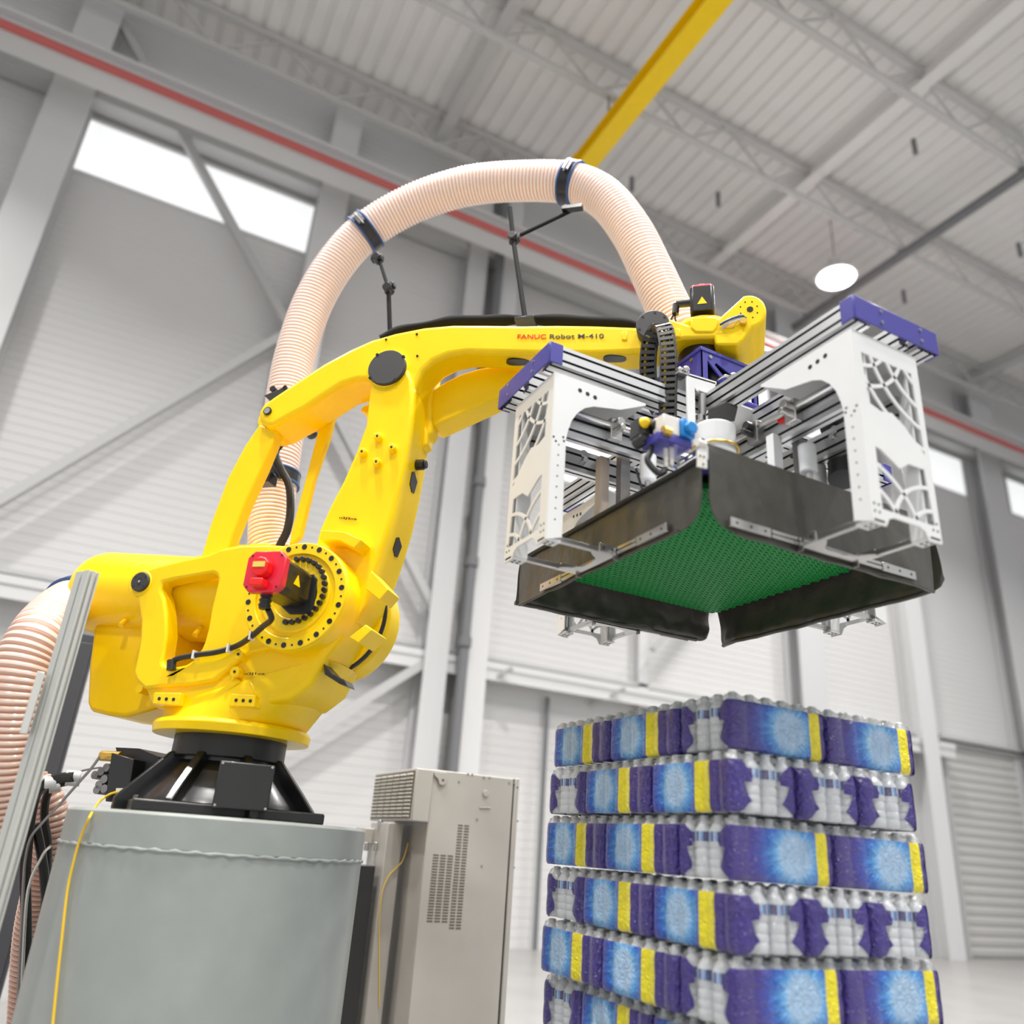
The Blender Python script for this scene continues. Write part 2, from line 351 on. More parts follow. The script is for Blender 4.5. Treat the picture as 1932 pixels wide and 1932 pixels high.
# yellow monorail beam of the hoist, hung from the joists
t = thing('hoist_rail', 'yellow hoist rail hung under the roof joists above the arched hose', 'crane rail', loc=(4.95, 5.5, 10.3+CH))
zr = 10.15+CH; zj = ZC-0.85
mb = MB(); mb.box((4.80, 2.0, zr), (5.10, 8.6, zr+0.03)); mb.box((4.935, 2.0, zr+0.03), (4.965, 8.6, zr+0.27)); mb.box((4.80, 2.0, zr+0.27), (5.10, 8.6, zr+0.30)); mb.build('rail_beam', Y_, t, smooth=0)
for yy in (7.85, 5.5, 3.15): MB().cyl((4.95, yy, zr+0.30), (4.95, yy, zj+0.02), 0.02, n=8).build('hanger_rod', STd, t)
MB().box((4.78, 8.6, zr-0.02), (5.12, 8.64, zr+0.32)).build('end_stop', Y_, t)
# ================================================================== THE ROBOT
_t = R_(-41.8); D_ = Vector((math.cos(_t), math.sin(_t), 0)); N_ = Vector((-math.sin(_t), math.cos(_t), 0))
WX = Vector((2.14, 2.5, 0))
def RP(x, y, w):                              # pixel -> point of the arm's vertical plane shifted w metres away from the lens
    o = WX + N_*w; r = ray(x, y); s = (o-ORG).dot(N_)/r.dot(N_); return ORG + r*s
def RU(u, z, w): return WX + D_*u + N_*w + Z_*z
def slab(mb, px, w0, w1, holes=(), m=0, hm=None, smooth=0):
    def mk(pp):
        a = [RP(x, y, w0) for x, y in pp]
        if smooth: a = cat_rom(a, smooth, True)
        return a, [p + N_*((w1(p) if callable(w1) else w1)-w0) for p in a]
    a, b = mk(px); hs = []
    for h in holes: hs.append(mk(h))
    return mb.prism(a, b, hs, m, hm)
def disc(mb, c, r, w0, w1, n=40, m=0, capm=None, r1=None):    # cylinder along the joint axis
    p = RP(c[0], c[1], w0); mb.cyl(p, p + N_*(w1-w0), r, r1, n, m, capm); return p
def bolts(mb, c, r, angs, w, br, dep=0.012, m=0, sink=0.0):
    for a in angs:
        p = c + (D_*math.cos(a) + Z_*math.sin(a))*r; mb.cyl(p - N_*dep, p + N_*0.01, br, n=12, m=m)
J1 = Vector((0.582, 3.893, 0))
robot = thing('palletizing_robot', 'large yellow palletizing robot arm standing on the round grey pedestal', 'robot', loc=J1 + Z_*1.25)
J1D = -(CAMW.transposed() @ (J1-ORG+Z_*1.3)).z
# ---- black foot casting and swivel ring
zf = 0.045 + CH                              # pedestal top
mb = MB(); mb.box((J1.x-0.37, J1.y-0.37, zf), (J1.x+0.37, J1.y+0.37, zf+0.045))
foot = mb.build('foot_plate', BK, robot, bevel=0.008)
mb = MB(); mb.lathe(J1, Z_, [(zf+0.045, 0.36), (zf+0.07, 0.345), (zf+0.15, 0.27), (zf+0.22, 0.215), (zf+0.30, 0.215)], n=48)
casting = mb.build('base_casting', BKg, robot, bevel=0.004)
mb = MB()
for a in np.arange(0, 360, 45):
    u = Vector((math.cos(R_(a+10)), math.sin(R_(a+10)), 0)); v = Vector((-u.y, u.x, 0))
    pr = [(0.20, 0.25), (0.25, 0.25), (0.37, 0.12), (0.43, 0.05), (0.43, 0.0), (0.20, 0.0)]
    q = [J1 + u*r + Z_*(zf+z) for r, z in pr]; mb = MB(); mb.prism([p - v*0.018 for p in q], [p + v*0.018 for p in q]); mb.build('stiffening_rib', BKg, robot, bevel=0.006)
mb = MB(); mb.cyl(J1+Z_*(zf+0.235), J1+Z_*(zf+0.335), 0.24, n=56)
sw = mb.build('swivel_drive', BK, robot, bevel=0.006)
mb = MB()
for a in range(0, 360, 15): u = Vector((math.cos(R_(a)), math.sin(R_(a)), 0)); mb.cyl(J1+u*0.225+Z_*(zf+0.32), J1+u*0.225+Z_*(zf+0.345), 0.011, n=8)
mb.build('bolt_circle', STd, sw)
# front cover panel of the base, facing the lens
pf = (ORG-J1); pf.z = 0; pf.normalize(); ps = Vector((-pf.y, pf.x, 0))
mb = MB(); jb = ORG + ray(459, 1485)*(J1D-0.27); mb.obox(jb, (ps, pf, Z_), (0.104, 0.10, 0.086))
pan = mb.build('junction_box', BK, robot, bevel=0.006)
mb = MB()
for i in (-1, 1):
    for j in (-1, 1): mb.cyl(jb + pf*0.099 + ps*0.094*i + Z_*0.077*j, jb + pf*0.103 + ps*0.094*i + Z_*0.077*j, 0.005, n=8)
mb.build('screw', ST, pan)
# connector bracket on the left of the base
mb = MB(); w = -0.12
slab(mb, [(218,1410),(262,1412),(300,1428),(305,1450),(330,1458),(352,1452),(405,1452),(405,1518),(235,1512),(236,1500)], w, w+0.20, holes=[[(318,1512),(323,1455),(352,1456),(345,1513)]])
arm0 = mb.build('connector_bracket', BK, robot, bevel=0.006)
mb = MB(); slab(mb, [(210,1420),(252,1432),(240,1515),(198,1512)], -0.20, -0.10); cpl = mb.build('connector_panel', BKg, robot, bevel=0.004)
mb = MB(); slab(mb, [(219,1487),(238,1487),(237,1500),(218,1500)], -0.205, -0.198); mb.build('port_plate', CR, cpl)
mb = MB()
for i, (x, y) in enumerate(((190,1455),(196,1470),(186,1480),(178,1462),(200,1448),(182,1490),(196,1488))): disc(mb, (x, y), 0.018, -0.17, -0.11, n=10)
mb.build('cable_connector', STd, cpl)
mb = MB(); p = RP(192, 1426, -0.16); mb.cyl(p, p + D_*0.10, 0.022, n=12); mb.build('brass_fitting', BRS, cpl)
mb = MB(); slab(mb, [(248,1498),(392,1510),(392,1524),(246,1512)], -0.30, -0.20); mb.build('cable_tray', STd, robot, bevel=0.01)
# ---- yellow turntable
mb = MB(); zt = 0.372 + CH
mb.lathe(J1, Z_, [(zt, 0.29), (zt, 0.335), (zt+0.035, 0.340), (zt+0.05, 0.33), (zt+0.062, 0.29)], n=72)
tt = mb.build('turntable', Y_, robot, bevel=0.003)
# lower body: loft from the turntable circle to the body rectangle
def loft(mb, r0, z0, rect, z1, n=56):
    vs = []
    for i in range(n):
        a = 2*math.pi*i/n; vs.append(J1 + (D_*math.cos(a) + N_*math.sin(a))*r0 + Z_*z0)
    u0, u1, w0, w1 = rect; cu, cw, hu, hw = (u0+u1)/2, (w0+w1)/2, (u1-u0)/2, (w1-w0)/2
    for i in range(n):
        a = 2*math.pi*i/n; c, s_ = math.cos(a), math.sin(a); q = 1/ (abs(c)**5 + abs(s_)**5)**0.2
        z = z1(cu + hu*c*q) if callable(z1) else z1
        vs.append(RU(cu + hu*c*q, 0, cw + hw*s_*q) + Z_*z)
    mb.add(vs, [(i, (i+1) % n, n+(i+1) % n, n+i) for i in range(n)] + [tuple(range(n))[::-1], tuple(range(n, 2*n))])
ju = (J1-WX).dot(D_); jw = 0
NW = -0.26                                    # near face of the turret
WF = 0.12
pl, pr_ = RP(285, 1333, NW), RP(664, 1264, 0.0)
mb = MB(); ul, ur = (pl-WX).dot(D_), (pr_-WX).dot(D_)
loft(mb, 0.305, zt+0.045, (ul, ur, NW+0.01, WF), lambda u: pl.z + (pr_.z-pl.z)*(u-ul)/(ur-ul))
body0 = mb.build('lower_body', Y_, robot, bevel=0.012, seg=3, smooth=25)
mb = MB()
slab(mb, [(283,1334),(270,1296),(288,1270),(440,1262),(470,1180),(480,1080),(520,1030),(600,1025),(648,1080),(665,1150),(640,1205),(612,1240),(600,1262),(585,1290),(545,1320),(480,1333),(400,1334)], NW+0.02, WF, smooth=0)
body = mb.build('turret_body', Y_, robot, bevel=0.03, seg=4)
OUT = [(255,1112),(248,1090),(262,1078),(300,1066),(350,1054),(400,1044),(428,1032),(450,1028),(505,1027),(560,1030),(560,1215),(520,1222),(470,1232),(430,1262),(405,1284),(362,1292),(300,1296),(272,1300),(256,1284),(251,1268),(258,1238),(264,1205),(265,1170),(260,1140)]
HOL = [(306,1098),(340,1090),(398,1080),(408,1084),(411,1094),(405,1120),(398,1148),(392,1185),(385,1212),(378,1228),(366,1244),(350,1254),(330,1258),(312,1257),(306,1248),(311,1222),(315,1195),(314,1160),(310,1128),(303,1110)]
mb = MB(); slab(mb, OUT, NW, -0.17, [HOL]); plate = mb.build('side_plate', Y_, robot, bevel=0.014, seg=3)
mb = MB(); slab(mb, OUT, 0.19, 0.26, [HOL]); mb.build('side_plate', Y_, robot)
# balancer cylinder between the plates
a, b = RP(196, 1120, 0.04), RP(470, 1136, 0.04)
dd = (b-a).normalized(); mb = MB()
mb.lathe(a - dd*0.02, dd, [(-0.06, 0.04), (-0.06, 0.125), (-0.045, 0.175), (0.0, 0.20), (0.05, 0.212), (0.95, 0.205)], n=64)
bal = mb.build('balancer_cylinder', Y_, robot, bevel=0.004, smooth=50)
for x, y in ((235, 1164), (374, 1182)):
    p = RP(x, y, -0.11); mb = MB(); mb.cyl(p + N_*0.02, p - Z_*0.045 - N_*0.01, 0.012, 0.015, n=12); mb.build('lifting_boss', Y_, bal)
# pivot cap (dark disc) on the plate's left end
mb = MB(); pc = disc(mb, (263, 1097), 0.046, NW-0.018, NW+0.02, n=40)
cap = mb.build('pivot_cap', DG, robot, bevel=0.003)
mb = MB(); c0 = RP(263, 1097, NW-0.018)
for a in (40, 140, 220, 320): bolts(mb, c0, 0.034, [R_(a)], 0, 0.004, 0.001)
for a in (70, 110, 250, 290): bolts(mb, c0, 0.015, [R_(a)], 0, 0.003, 0.001)
mb.build('cap_screw', BKg, cap)
mb = MB(); mb.cyl(c0 - N_*0.003, c0, 0.006, n=12); mb.build('grease_nipple', ST, cap)
mb = MB(); disc(mb, (263, 1099), 0.064, NW-0.004, -0.17, n=40); mb.build('pivot_boss', Y_, robot, bevel=0.008)
# counterweight box behind the plate
mb = MB(); slab(mb, [(177,1178),(167,1250),(163,1325),(168,1341),(200,1349),(236,1353),(300,1334),(330,1300),(330,1180)], -0.06, 0.22)
mb.build('counterweight', Y_, robot, bevel=0.02, seg=3)
mb = MB(); disc(mb, (262, 1299), 0.02, -0.12, -0.05, n=16, capm=0); cb = mb.build('boss', Y_, robot)
# ribs and raised pads on the turret face
PADS = [[(291,1306),(341,1307),(338,1331),(287,1328)], [(436,1309),(482,1311),(479,1334),(431,1332)]]
for i, pp in enumerate(PADS):
    mb = MB(); slab(mb, pp, NW-0.025, NW+0.04); pd = mb.build('mounting_pad', Yp, robot, bevel=0.004)
    mb = MB(); y0 = pp[0][1]+12
    for k_ in range(3):
        disc(mb, (pp[0][0]+9+13.5*k_, y0+k_*0.7), 0.0075, NW-0.027, NW-0.02, n=10)
    mb.build('bolt_hole', BKg, pd)
for (x, y) in ((449, 1234), (442, 1267)):
    mb = MB(); disc(mb, (x, y), 0.023, NW-0.02, NW+0.05, n=20); bs = mb.build('boss', Yp, robot, bevel=0.004)
    mb = MB(); disc(mb, (x, y), 0.006, NW-0.023, NW-0.018, n=10); mb.build('bolt_hole', BKg, bs)
mb = MB(); slab(mb, [(445,1278),(452,1285),(400,1328),(382,1326)], NW-0.006, NW+0.03); mb.build('casting_rib', Y_, robot, bevel=0.008)
mb = MB(); slab(mb, [(466,1285),(475,1285),(487,1312),(480,1315)], NW-0.006, NW+0.03); mb.build('casting_rib', Y_, robot, bevel=0.008)
mb = MB(); slab(mb, [(470,1026),(505,1024),(505,1034),(470,1036)], NW+0.02, -0.1); mb.build('casting_rib', Y_, robot, bevel=0.004)
# ---- shoulder drum
RC = (558, 1124); RW = NW-0.065
mb = MB(); rc = disc(mb, RC, 0.240, RW, -0.12, n=96)
drum = mb.build('shoulder_drum', Y_, robot, bevel=0.012, seg=3)
rcf = RP(RC[0], RC[1], RW)
mb = MB(); mb.ringd(rcf - N_*0.012, rcf + N_*0.02, 0.185, 0.237, n=96); ring = mb.build('drum_flange', Yp, robot, bevel=0.004)
mb = MB(); bh = MB()
for i in range(18):
    a = R_(20*i + 8); p = rcf + (D_*math.cos(a)+Z_*math.sin(a))*0.217
    mb.cyl(p - N_*0.0135, p + N_*0.005, 0.0122, n=14)
for i in range(18):
    a = R_(20*i + 18); p = rcf + (D_*math.cos(a)+Z_*math.sin(a))*0.218; bh.cyl(p - N_*0.0130, p + N_*0.005, 0.005, n=8)
mb.build('bolt_hole', BKg, ring); bh.build('screw_hole', BKg, ring)
mb = MB(); mb.ringd(rcf - N_*0.008, rcf + N_*0.02, 0.100, 0.162, n=80); inner = mb.build('inner_ring', Yp, robot, bevel=0.006)
mb = MB()
ic = rcf - N_*0.01 - D_*0.002 + Z_*0.020
for i in range(30):
    a = R_(12*i)
    if 185 < 12*i < 262 or 100 < 12*i < 185: continue
    p = ic + (D_*math.cos(a)+Z_*math.sin(a))*0.140; mb.cyl(p - N_*0.014, p + N_*0.01, 0.0118, n=12)
mb.build('socket_bolt', BKg, inner, bevel=0.002)
mb = MB(); slab(mb, [(562,1085),(592,1083),(599,1093),(592,1146),(582,1158),(545,1158),(530,1144),(530,1104)], RW-0.011, RW+0.04); mb.build('motor_recess', BK, robot, bevel=0.004)
# shoulder motor: black body and red rear cover
ax = -N_
mc = RP(508, 1083, RW-0.22)
mback = RP(556, 1112, RW-0.03)
md = (mback-mc).normalized()
mu = D_.copy(); mv = md.cross(mu).normalized()
if mv.z < 0: mv = -mv
def octo(c, r, k=0.28, u=None, v=None):
    u = u or D_; v = v or Z_
    pts = []
    for sx, sy in ((1,1),(-1,1),(-1,-1),(1,-1)):
        q = [(r*sx, r*sy*(1-k)), (r*sx*(1-k), r*sy)]
        if (sx, sy) in ((-1,1),(1,-1)): q = q[::-1]
        pts += [c + u*a + v*b for a, b in q]
    return pts
mb = MB(); L = (mback-mc).length
mb.prism(octo(mc, 0.074), octo(mc+md*L, 0.074)); mot = mb.build('shoulder_motor', BKg, robot, bevel=0.006)
def notch(c, r): 
    pts = []
    for q in range(4):
        a0 = q*90
        for da, rr in ((-20, 1.02), (-2, 1.0), (20, 1.02), (33, 1.13), (45, 1.05), (57, 1.13)):
            a = R_(a0+da-0.0); pts.append((a, rr))
    return [c + (D_*math.cos(a)*1.0 + Z_*math.sin(a))*r*rr for a, rr in pts]
def cov(c, r, k=0.34):                       # square cover with hollowed corners
    pts = []
    for q in range(4):
        a = R_(90*q); u = D_*math.cos(a)+Z_*math.sin(a); v = -D_*math.sin(a)+Z_*math.cos(a)
        pts += [c+u*r-v*r*(1-k), c+u*r+v*r*(1-k), c+u*r*0.90+v*r*0.78, c+u*r*0.78+v*r*0.90]
    return pts
mb = MB(); mb.prism(cov(mc - md*0.035, 0.086), cov(mc, 0.086)); rcv = mb.build('motor_cover', RD, robot, bevel=0.005)
mb = MB(); e0 = mc - md*0.035; mb.prism(circ(e0 - md*0.04 + Z_*0.008, D_, Z_, 0.040, 10, R_(22)), circ(e0 + Z_*0.008, D_, Z_, 0.044, 10, R_(22)))
mb.obox(e0 - md*0.02 - Z_*0.058, (D_, N_, Z_), (0.028, 0.024, 0.016)); mb.build('encoder_cap', RD2, rcv, bevel=0.005)
mb = MB(); mb.obox(e0 - md*0.042 + Z_*0.014, (D_, N_, Z_), (0.026, 0.002, 0.011)); mb.build('rating_label', mat('label_yellow', (0.75, 0.62, 0.12), 0.5), rcv)
mb = MB()
for a in (1, -1):
    for b in (1, -1): p = e0 + D_*a*0.066 + Z_*b*0.066; mb.cyl(p - md*0.002, p + md*0.01, 0.0045, n=8)
mb.build('screw', BKg, rcv)
p = mc + md*L*0.45 + D_*0.0742
mb = MB(); tri = [p + md*-0.022 - Z_*0.020, p + md*0.024 - Z_*0.020, p + md*0.0 + Z_*0.024]; mb.prism([q for q in tri], [q + D_*0.002 for q in tri]); mb.build('warning_triangle', Yp, mot)
# motor plug and cable to the turret
mb = MB(); p0 = RP(503, 1122, RW-0.20); mb.cyl(p0 + Z_*0.03, p0 - Z_*0.06, 0.019, 0.022, n=14)
for i in range(3): mb.cyl(p0 - Z_*(0.0+0.020*i), p0 - Z_*(0.010+0.020*i), 0.025, n=14)
mb.build('motor_plug', BKg, mot, bevel=0.002)
pts = cat_rom([RP(506,1150,RW-0.19), RP(512,1168,RW-0.15), RP(496,1182,RW-0.09), RP(475,1200,RW-0.04), RP(448,1218,NW-0.03), RP(410,1230,NW-0.03), RP(368,1236,NW-0.03), RP(332,1244,NW-0.02), RP(326,1256,NW-0.02)], 8)
mb = MB().tube(pts, 0.0125, 10); cab = mb.build('motor_cable', RB, robot)
mb = MB(); mb.cyl(RP(324,1246,NW-0.02), RP(323,1264,NW-0.02), 0.02, n=12); mb.build('cable_gland', BK, cab)
for (x, y) in ((368, 1236), (433, 1224), (475, 1200)):
    mb = MB(); c0 = RP(x, y, NW-0.03 if x < 470 else RW-0.04); mb.obox(c0, (D_, N_, Z_), (0.004, 0.018, 0.018)); mb.build('cable_tie', WP, cab)
# ---- far drum with its groove cable
mb = MB(); fc = disc(mb, RC, 0.235, -0.12, 0.14, n=80); mb.build('shoulder_hub', Y_, robot, bevel=0.01)
fcp = RP(RC[0], RC[1], RW) + N_*(0.36)
mb = MB(); mb.cyl(fcp, fcp + N_*0.14, 0.280, n=80); fd = mb.build('elbow_drive_drum', Y_, robot, bevel=0.02, seg=3)
mb = MB(); mb.ringd(fcp - N_*0.05, fcp - N_*0.01, 0.22, 0.268, n=80); mb.build('drum_lip', Y_, robot, bevel=0.006)
mb = MB(); pts = [fcp - N_*0.03 + (D_*math.cos(R_(a))+Z_*math.sin(R_(a)))*0.268 for a in range(28, -96, -4)]; mb.tube(pts, 0.013, 10); mb.build('groove_cable', RB, robot)
for a in (22, 8, -6): 
    mb = MB(); p = fcp + (D_*math.cos(R_(a))+Z_*math.sin(R_(a)))*0.245; mb.cyl(p - N_*0.055, p - N_*0.04, 0.014, n=14); mb.build('boss', Yp, robot)
mb = MB(); slab(mb, [(610,1252),(628,1272),(650,1283),(655,1295),(640,1290),(612,1272)], -0.22, -0.14); mb.build('cable_clamp', BK, robot, bevel=0.003)
# ---- upper arm
UA = [(700,712),(694,760),(690,800),(672,850),(648,905),(622,955),(602,1000),(592,1040),(600,1100),(620,1150),(668,1175),(690,1140),(702,1085),(722,1030),(742,965),(757,900),(770,830),(776,790),(780,745),(778,715),(766,690),(715,690)]
mb = MB(); slab(mb, UA, -0.20, 0.06); ua = mb.build('upper_arm', Y_, robot, bevel=0.018, seg=3)
# short web at the top of the arm's lit side
mb = MB(); slab(mb, [(776,752),(790,775),(806,812),(806,838),(792,846),(776,830)], -0.03, 0.05); mb.build('arm_web', Y_, robot, bevel=0.012, seg=3)
def bossat(x, y, w, r=0.019):
    mb = MB(); disc(mb, (x, y), r, w-0.028, w+0.03, n=20); b_ = mb.build('boss', Yp, robot, bevel=0.004)
    mb = MB(); disc(mb, (x, y), 0.0055, w-0.031, w-0.026, n=10); mb.build('bolt_hole', BKg, b_)
for x, y in ((711, 822), (738, 843), (682, 851), (709, 870)): bossat(x, y, -0.20)
# windows cut in the lit side: dark pockets with raised rims, lying in the side face
def sidepocket(pp, dw=(0.01, 0.075)):
    pts = [RP(x, y, 0.0) for x, y in pp]
    return pts
def sideface(x, y, w):                         # point of the arm's front side at depth w
    return RP(x, y, w)
def armedge(y):                               # near right-hand edge of the upper arm at an image row
    E_ = [(745,780),(790,776),(830,770),(900,757),(965,742),(1030,722),(1085,702)]
    for (y0, x0), (y1, x1) in zip(E_, E_[1:]):
        if y0 <= y <= y1: return RP(x0+(x1-x0)*(y-y0)/(y1-y0), y, -0.20)
    return RP(702, y, -0.20)
for ya, yb2, sa in ((868, 905, 0.10), (995, 1030, 0.10)):
    rim = []
    for q, s_ in ((0.0, 0.3), (0.12, 0.0), (0.75, 0.0), (1.0, 0.5), (0.95, 0.85), (0.30, 1.0)):
        e = armedge(ya + (yb2-ya)*q); rim.append(e + N_*(sa + 0.075*s_))
    mb = MB(); mb.prism([p + D_*0.004 for p in rim], [p - D_*0.02 for p in rim]); mb.build('access_slot', BKg, robot)
mb = MB(); p = RP(795, 877, -0.06); mb.cyl(p - D_*0.05, p + D_*0.015, 0.026, n=20); mb.cyl(p + D_*0.015, p + D_*0.028, 0.020, n=20); mb.build('side_switch', BKg, robot, bevel=0.004)
# stop blocks
for pp, w0, w1 in (([(607,1000),(650,1003),(682,1018),(668,1034),(640,1020),(602,1018)], -0.30, -0.18), ([(700,1076),(733,1112),(716,1132),(690,1112)], -0.30, -0.17), ([(658,1202),(690,1178),(702,1188),(676,1213)], -0.32, -0.16)):
    mb = MB(); slab(mb, pp, w0, w1); mb.build('stop_block', Y_, robot, bevel=0.004)
# ---- forearm
def w1fore(p):
    u = (p-WX).dot(D_); t = min(1, max(0, (u+1.62)/0.5)); return 0.045 - 0.065*t
FA = [(496,762),(515,748),(560,718),(610,685),(660,658),(700,640),(745,627),(800,616),(855,611),(920,611),(985,612),(1050,611),(1120,612),(1200,615),(1245,610),(1262,640),(1240,660),(1200,665),(1120,668),(1040,668),(960,666),(880,664),(845,669),(818,680),(798,698),(786,722),(780,752),(772,762),(745,752),(700,716),(672,716),(645,724),(612,745),(575,770),(540,788),(515,803),(500,803),(488,792),(486,776)]
mb = MB(); slab(mb, FA, -0.175, w1fore); fa = mb.build('forearm', Y_, robot, bevel=0.024, seg=4, smooth=30)
# underside lightening slots
for (x0, x1, yc) in ((955, 1000, 684), (1138, 1182, 678)):
    mb = MB(); pts = []
    for i in range(20):
        a = 2*math.pi*i/20; pts.append(((x0+x1)/2 + (x1-x0)/2*math.copysign(abs(math.cos(a))**0.6, math.cos(a)), yc + 6*math.sin(a)))
    zz = RP((x0+x1)/2, 668, -0.175).z - 0.0015
    vs = [ORG + ray(x, y)*((zz-CH)/ray(x, y).z) for x, y in pts]
    mb.prism(vs, [v + Z_*0.01 for v in vs]); mb.build('lightening_slot', BKg, fa)
mb = MB(); disc(mb, (729, 695), 0.107, -0.205, -0.15, n=56); mb.build('elbow_boss', Y_, robot, bevel=0.012, seg=3)
mb = MB(); disc(mb, (729, 692), 0.097, -0.222, -0.19, n=56); ec = mb.build('elbow_cap', DG, robot, bevel=0.003)
c0 = RP(729, 692, -0.222); mb = MB(); bolts(mb, c0, 0.096, [R_(a) for a in (32, 128, 215, 305)], 0, 0.008, 0.002); mb.build('cap_screw', BKg, ec)
mb = MB(); c0 = RP(505, 776, -0.178); mb.cyl(c0 - N_*0.006, c0 + N_*0.01, 0.022, n=24); pn = mb.build('rear_pin', BKg, robot); mb = MB(); mb.cyl(c0 - N_*0.008, c0 - N_*0.004, 0.017, n=20); mb.build('pin_end', ST, pn)
for x, y in ((728,640),(786,630),(787,671)):
    mb = MB(); disc(mb, (x, y), 0.006, -0.18, -0.17, n=8); mb.build('screw', BKg, fa)
for x, y in ((1178, 633), (1278, 627)):
    mb = MB(); slab(mb, [(x-5,y-8),(x+5,y-8),(x+5,y+8),(x-5,y+8)], -0.182, -0.17); b_ = mb.build('boss', Yp, fa, bevel=0.004)
# inner elbow fork, pocket and lower web
mb = MB(); slab(mb, [(770,700),(822,690),(814,760),(815,812),(806,826),(784,790),(772,760)], -0.02, 0.08); mb.build('elbow_fork', Y_, robot, bevel=0.015, seg=3)
mb = MB(); slab(mb, [(782,737),(789,734),(796,748),(794,768),(785,780),(782,775)], -0.03, 0.0); mb.build('elbow_pocket', BKg, robot, bevel=0.006)
mb = MB(); slab(mb, [(800,762),(813,738),(838,721),(868,706),(905,694),(950,688),(985,686),(992,714),(955,742),(880,776),(820,804),(803,796)], 0.0, 0.14); mb.build('lower_web', Y_, robot, bevel=0.012, seg=2)
# ---- parallel links
mb = MB(); slab(mb, [(489,800),(505,806),(522,806),(515,832),(495,880),(462,950),(438,1010),(425,1060),(375,1062),(382,1040),(398,985),(430,900),(462,840)], -0.13, -0.055); mb.build('parallel_link', Y_, robot, bevel=0.010, seg=3)
mb = MB(); disc(mb, (510, 790), 0.075, -0.12, 0.05, n=32); mb.build('link_knuckle', Y_, robot, bevel=0.01)
mb = MB(); slab(mb, [(604,785),(630,780),(617,830),(592,900),(565,1012),(545,1030),(550,1000),(580,890),(598,820)], 0.03, 0.07); mb.build('far_link', Y_, robot, bevel=0.006)
mb = MB(); slab(mb, [(685,765),(745,752),(730,790),(680,775)], 0.05, 0.16); mb.build('link_bracket', Y_, robot, bevel=0.006)
mb = MB(); slab(mb, [(498,746),(540,728),(545,735),(510,756)], -0.02, 0.14); bk = mb.build('hose_saddle', BK, robot, bevel=0.003); mb = MB(); disc(mb, (514, 733), 0.017, -0.02, 0.02); disc(mb, (537, 731), 0.014, -0.02, 0.02); mb.build('knob', BKg, bk)
# ---- wrist
WA = WX.copy()
mb = MB(); disc(mb, (1231, 611), 0.075, -0.235, -0.15, n=48); wc = mb.build('wrist_pin_cap', DG, robot, bevel=0.004)
c0 = RP(1231, 611, -0.235); mb = MB(); bolts(mb, c0, 0.062, [R_(a) for a in (30, 80, 135, 200, 260, 320)], 0, 0.0055, 0.002); mb.build('cap_screw', BKg, wc)
mb = MB(); slab(mb, [(1240,598),(1262,600),(1300,612),(1345,622),(1372,624),(1372,634),(1340,637),(1290,638),(1264,645),(1240,640)], -0.165, 0.10); mb.build('wrist_casting', Y_, robot, bevel=0.015, seg=3)
mb = MB(); mb.lathe(WA, Z_, [(2.285+CH, 0.138), (2.30+CH, 0.145), (2.325+CH, 0.140)], n=56); mb.build('wrist_body', Y_, robot, bevel=0.006)
mb = MB(); mb.lathe(WA, Z_, [(2.09+CH, 0.105), (2.17+CH, 0.118), (2.285+CH, 0.122), (2.29+CH, 0.135)], n=56); fl = mb.build('tool_flange', BKg, robot, bevel=0.004)
mb = MB()
for a in range(0, 360, 30): u = Vector((math.cos(R_(a)), math.sin(R_(a)), 0)); mb.cyl(WA+u*0.125+Z_*(2.272+CH), WA+u*0.125+Z_*(2.29+CH), 0.008, n=8)
mb.build('flange_bolt', STd, fl)
mb = MB(); slab(mb, [(1303,597),(1352,597),(1357,602),(1354,618),(1346,627),(1312,627),(1302,618)], -0.172, 0.05); mb.build('motor_mount', Y_, robot, bevel=0.012, seg=3)
mm = RP(1326, 598, -0.10); mh = RP(1326, 553, -0.10).z - mm.z
mb = MB(); 
def rsq(c, u, v, r, k=0.22): 
    o = []
    for sx, sy in ((1,1),(-1,1),(-1,-1),(1,-1)):
        q = [(r, r*(1-k)), (r*(1-k), r)]
        if sx*sy < 0: q = q[::-1]
        o += [c + u*a*sx + v*b*sy for a, b in q]
    return o
mb.prism(rsq(mm, D_, N_, 0.055), rsq(mm+Z_*mh, D_, N_, 0.055)); wm = mb.build('wrist_motor', BKg, robot, bevel=0.003)
mb = MB(); mb.prism(rsq(mm+Z_*mh, D_, N_, 0.055), rsq(mm+Z_*(mh+0.012), D_, N_, 0.050)); mb.cyl(mm+Z_*(mh+0.012), mm+Z_*(mh+0.03), 0.038, 0.032, n=20); mb.build('motor_cover', RD, wm, bevel=0.002)
q = mm + Z_*0.045 - N_*0.0555
mb = MB(); tri = [q - D_*0.022 - Z_*0.012, q + D_*0.022 - Z_*0.012, q + Z_*0.028]; mb.prism([v - N_*0.0012 for v in tri], tri); mb.build('warning_triangle', Yp, wm)
mb = MB(); mb.cyl(mm - D_*0.055 + Z_*0.085, mm - D_*0.12 + Z_*0.085, 0.018, n=12); mb.cyl(mm - D_*0.12 + Z_*0.085, mm - D_*0.125 + Z_*0.03, 0.016, n=12); mb.build('motor_plug', BKg, wm)
for k_ in (0, 1):
    pts = cat_rom([mm - D_*0.125 + Z_*0.04, mm - D_*(0.145-0.02*k_) + Z_*0.0, mm - D_*(0.14-0.03*k_) - Z_*0.05, mm - D_*0.10 - Z_*0.09, mm - D_*0.075 - Z_*0.095 - N_*0.05], 6)
    MB().tube(pts, 0.0045, 6).build('motor_cable', RB, wm)
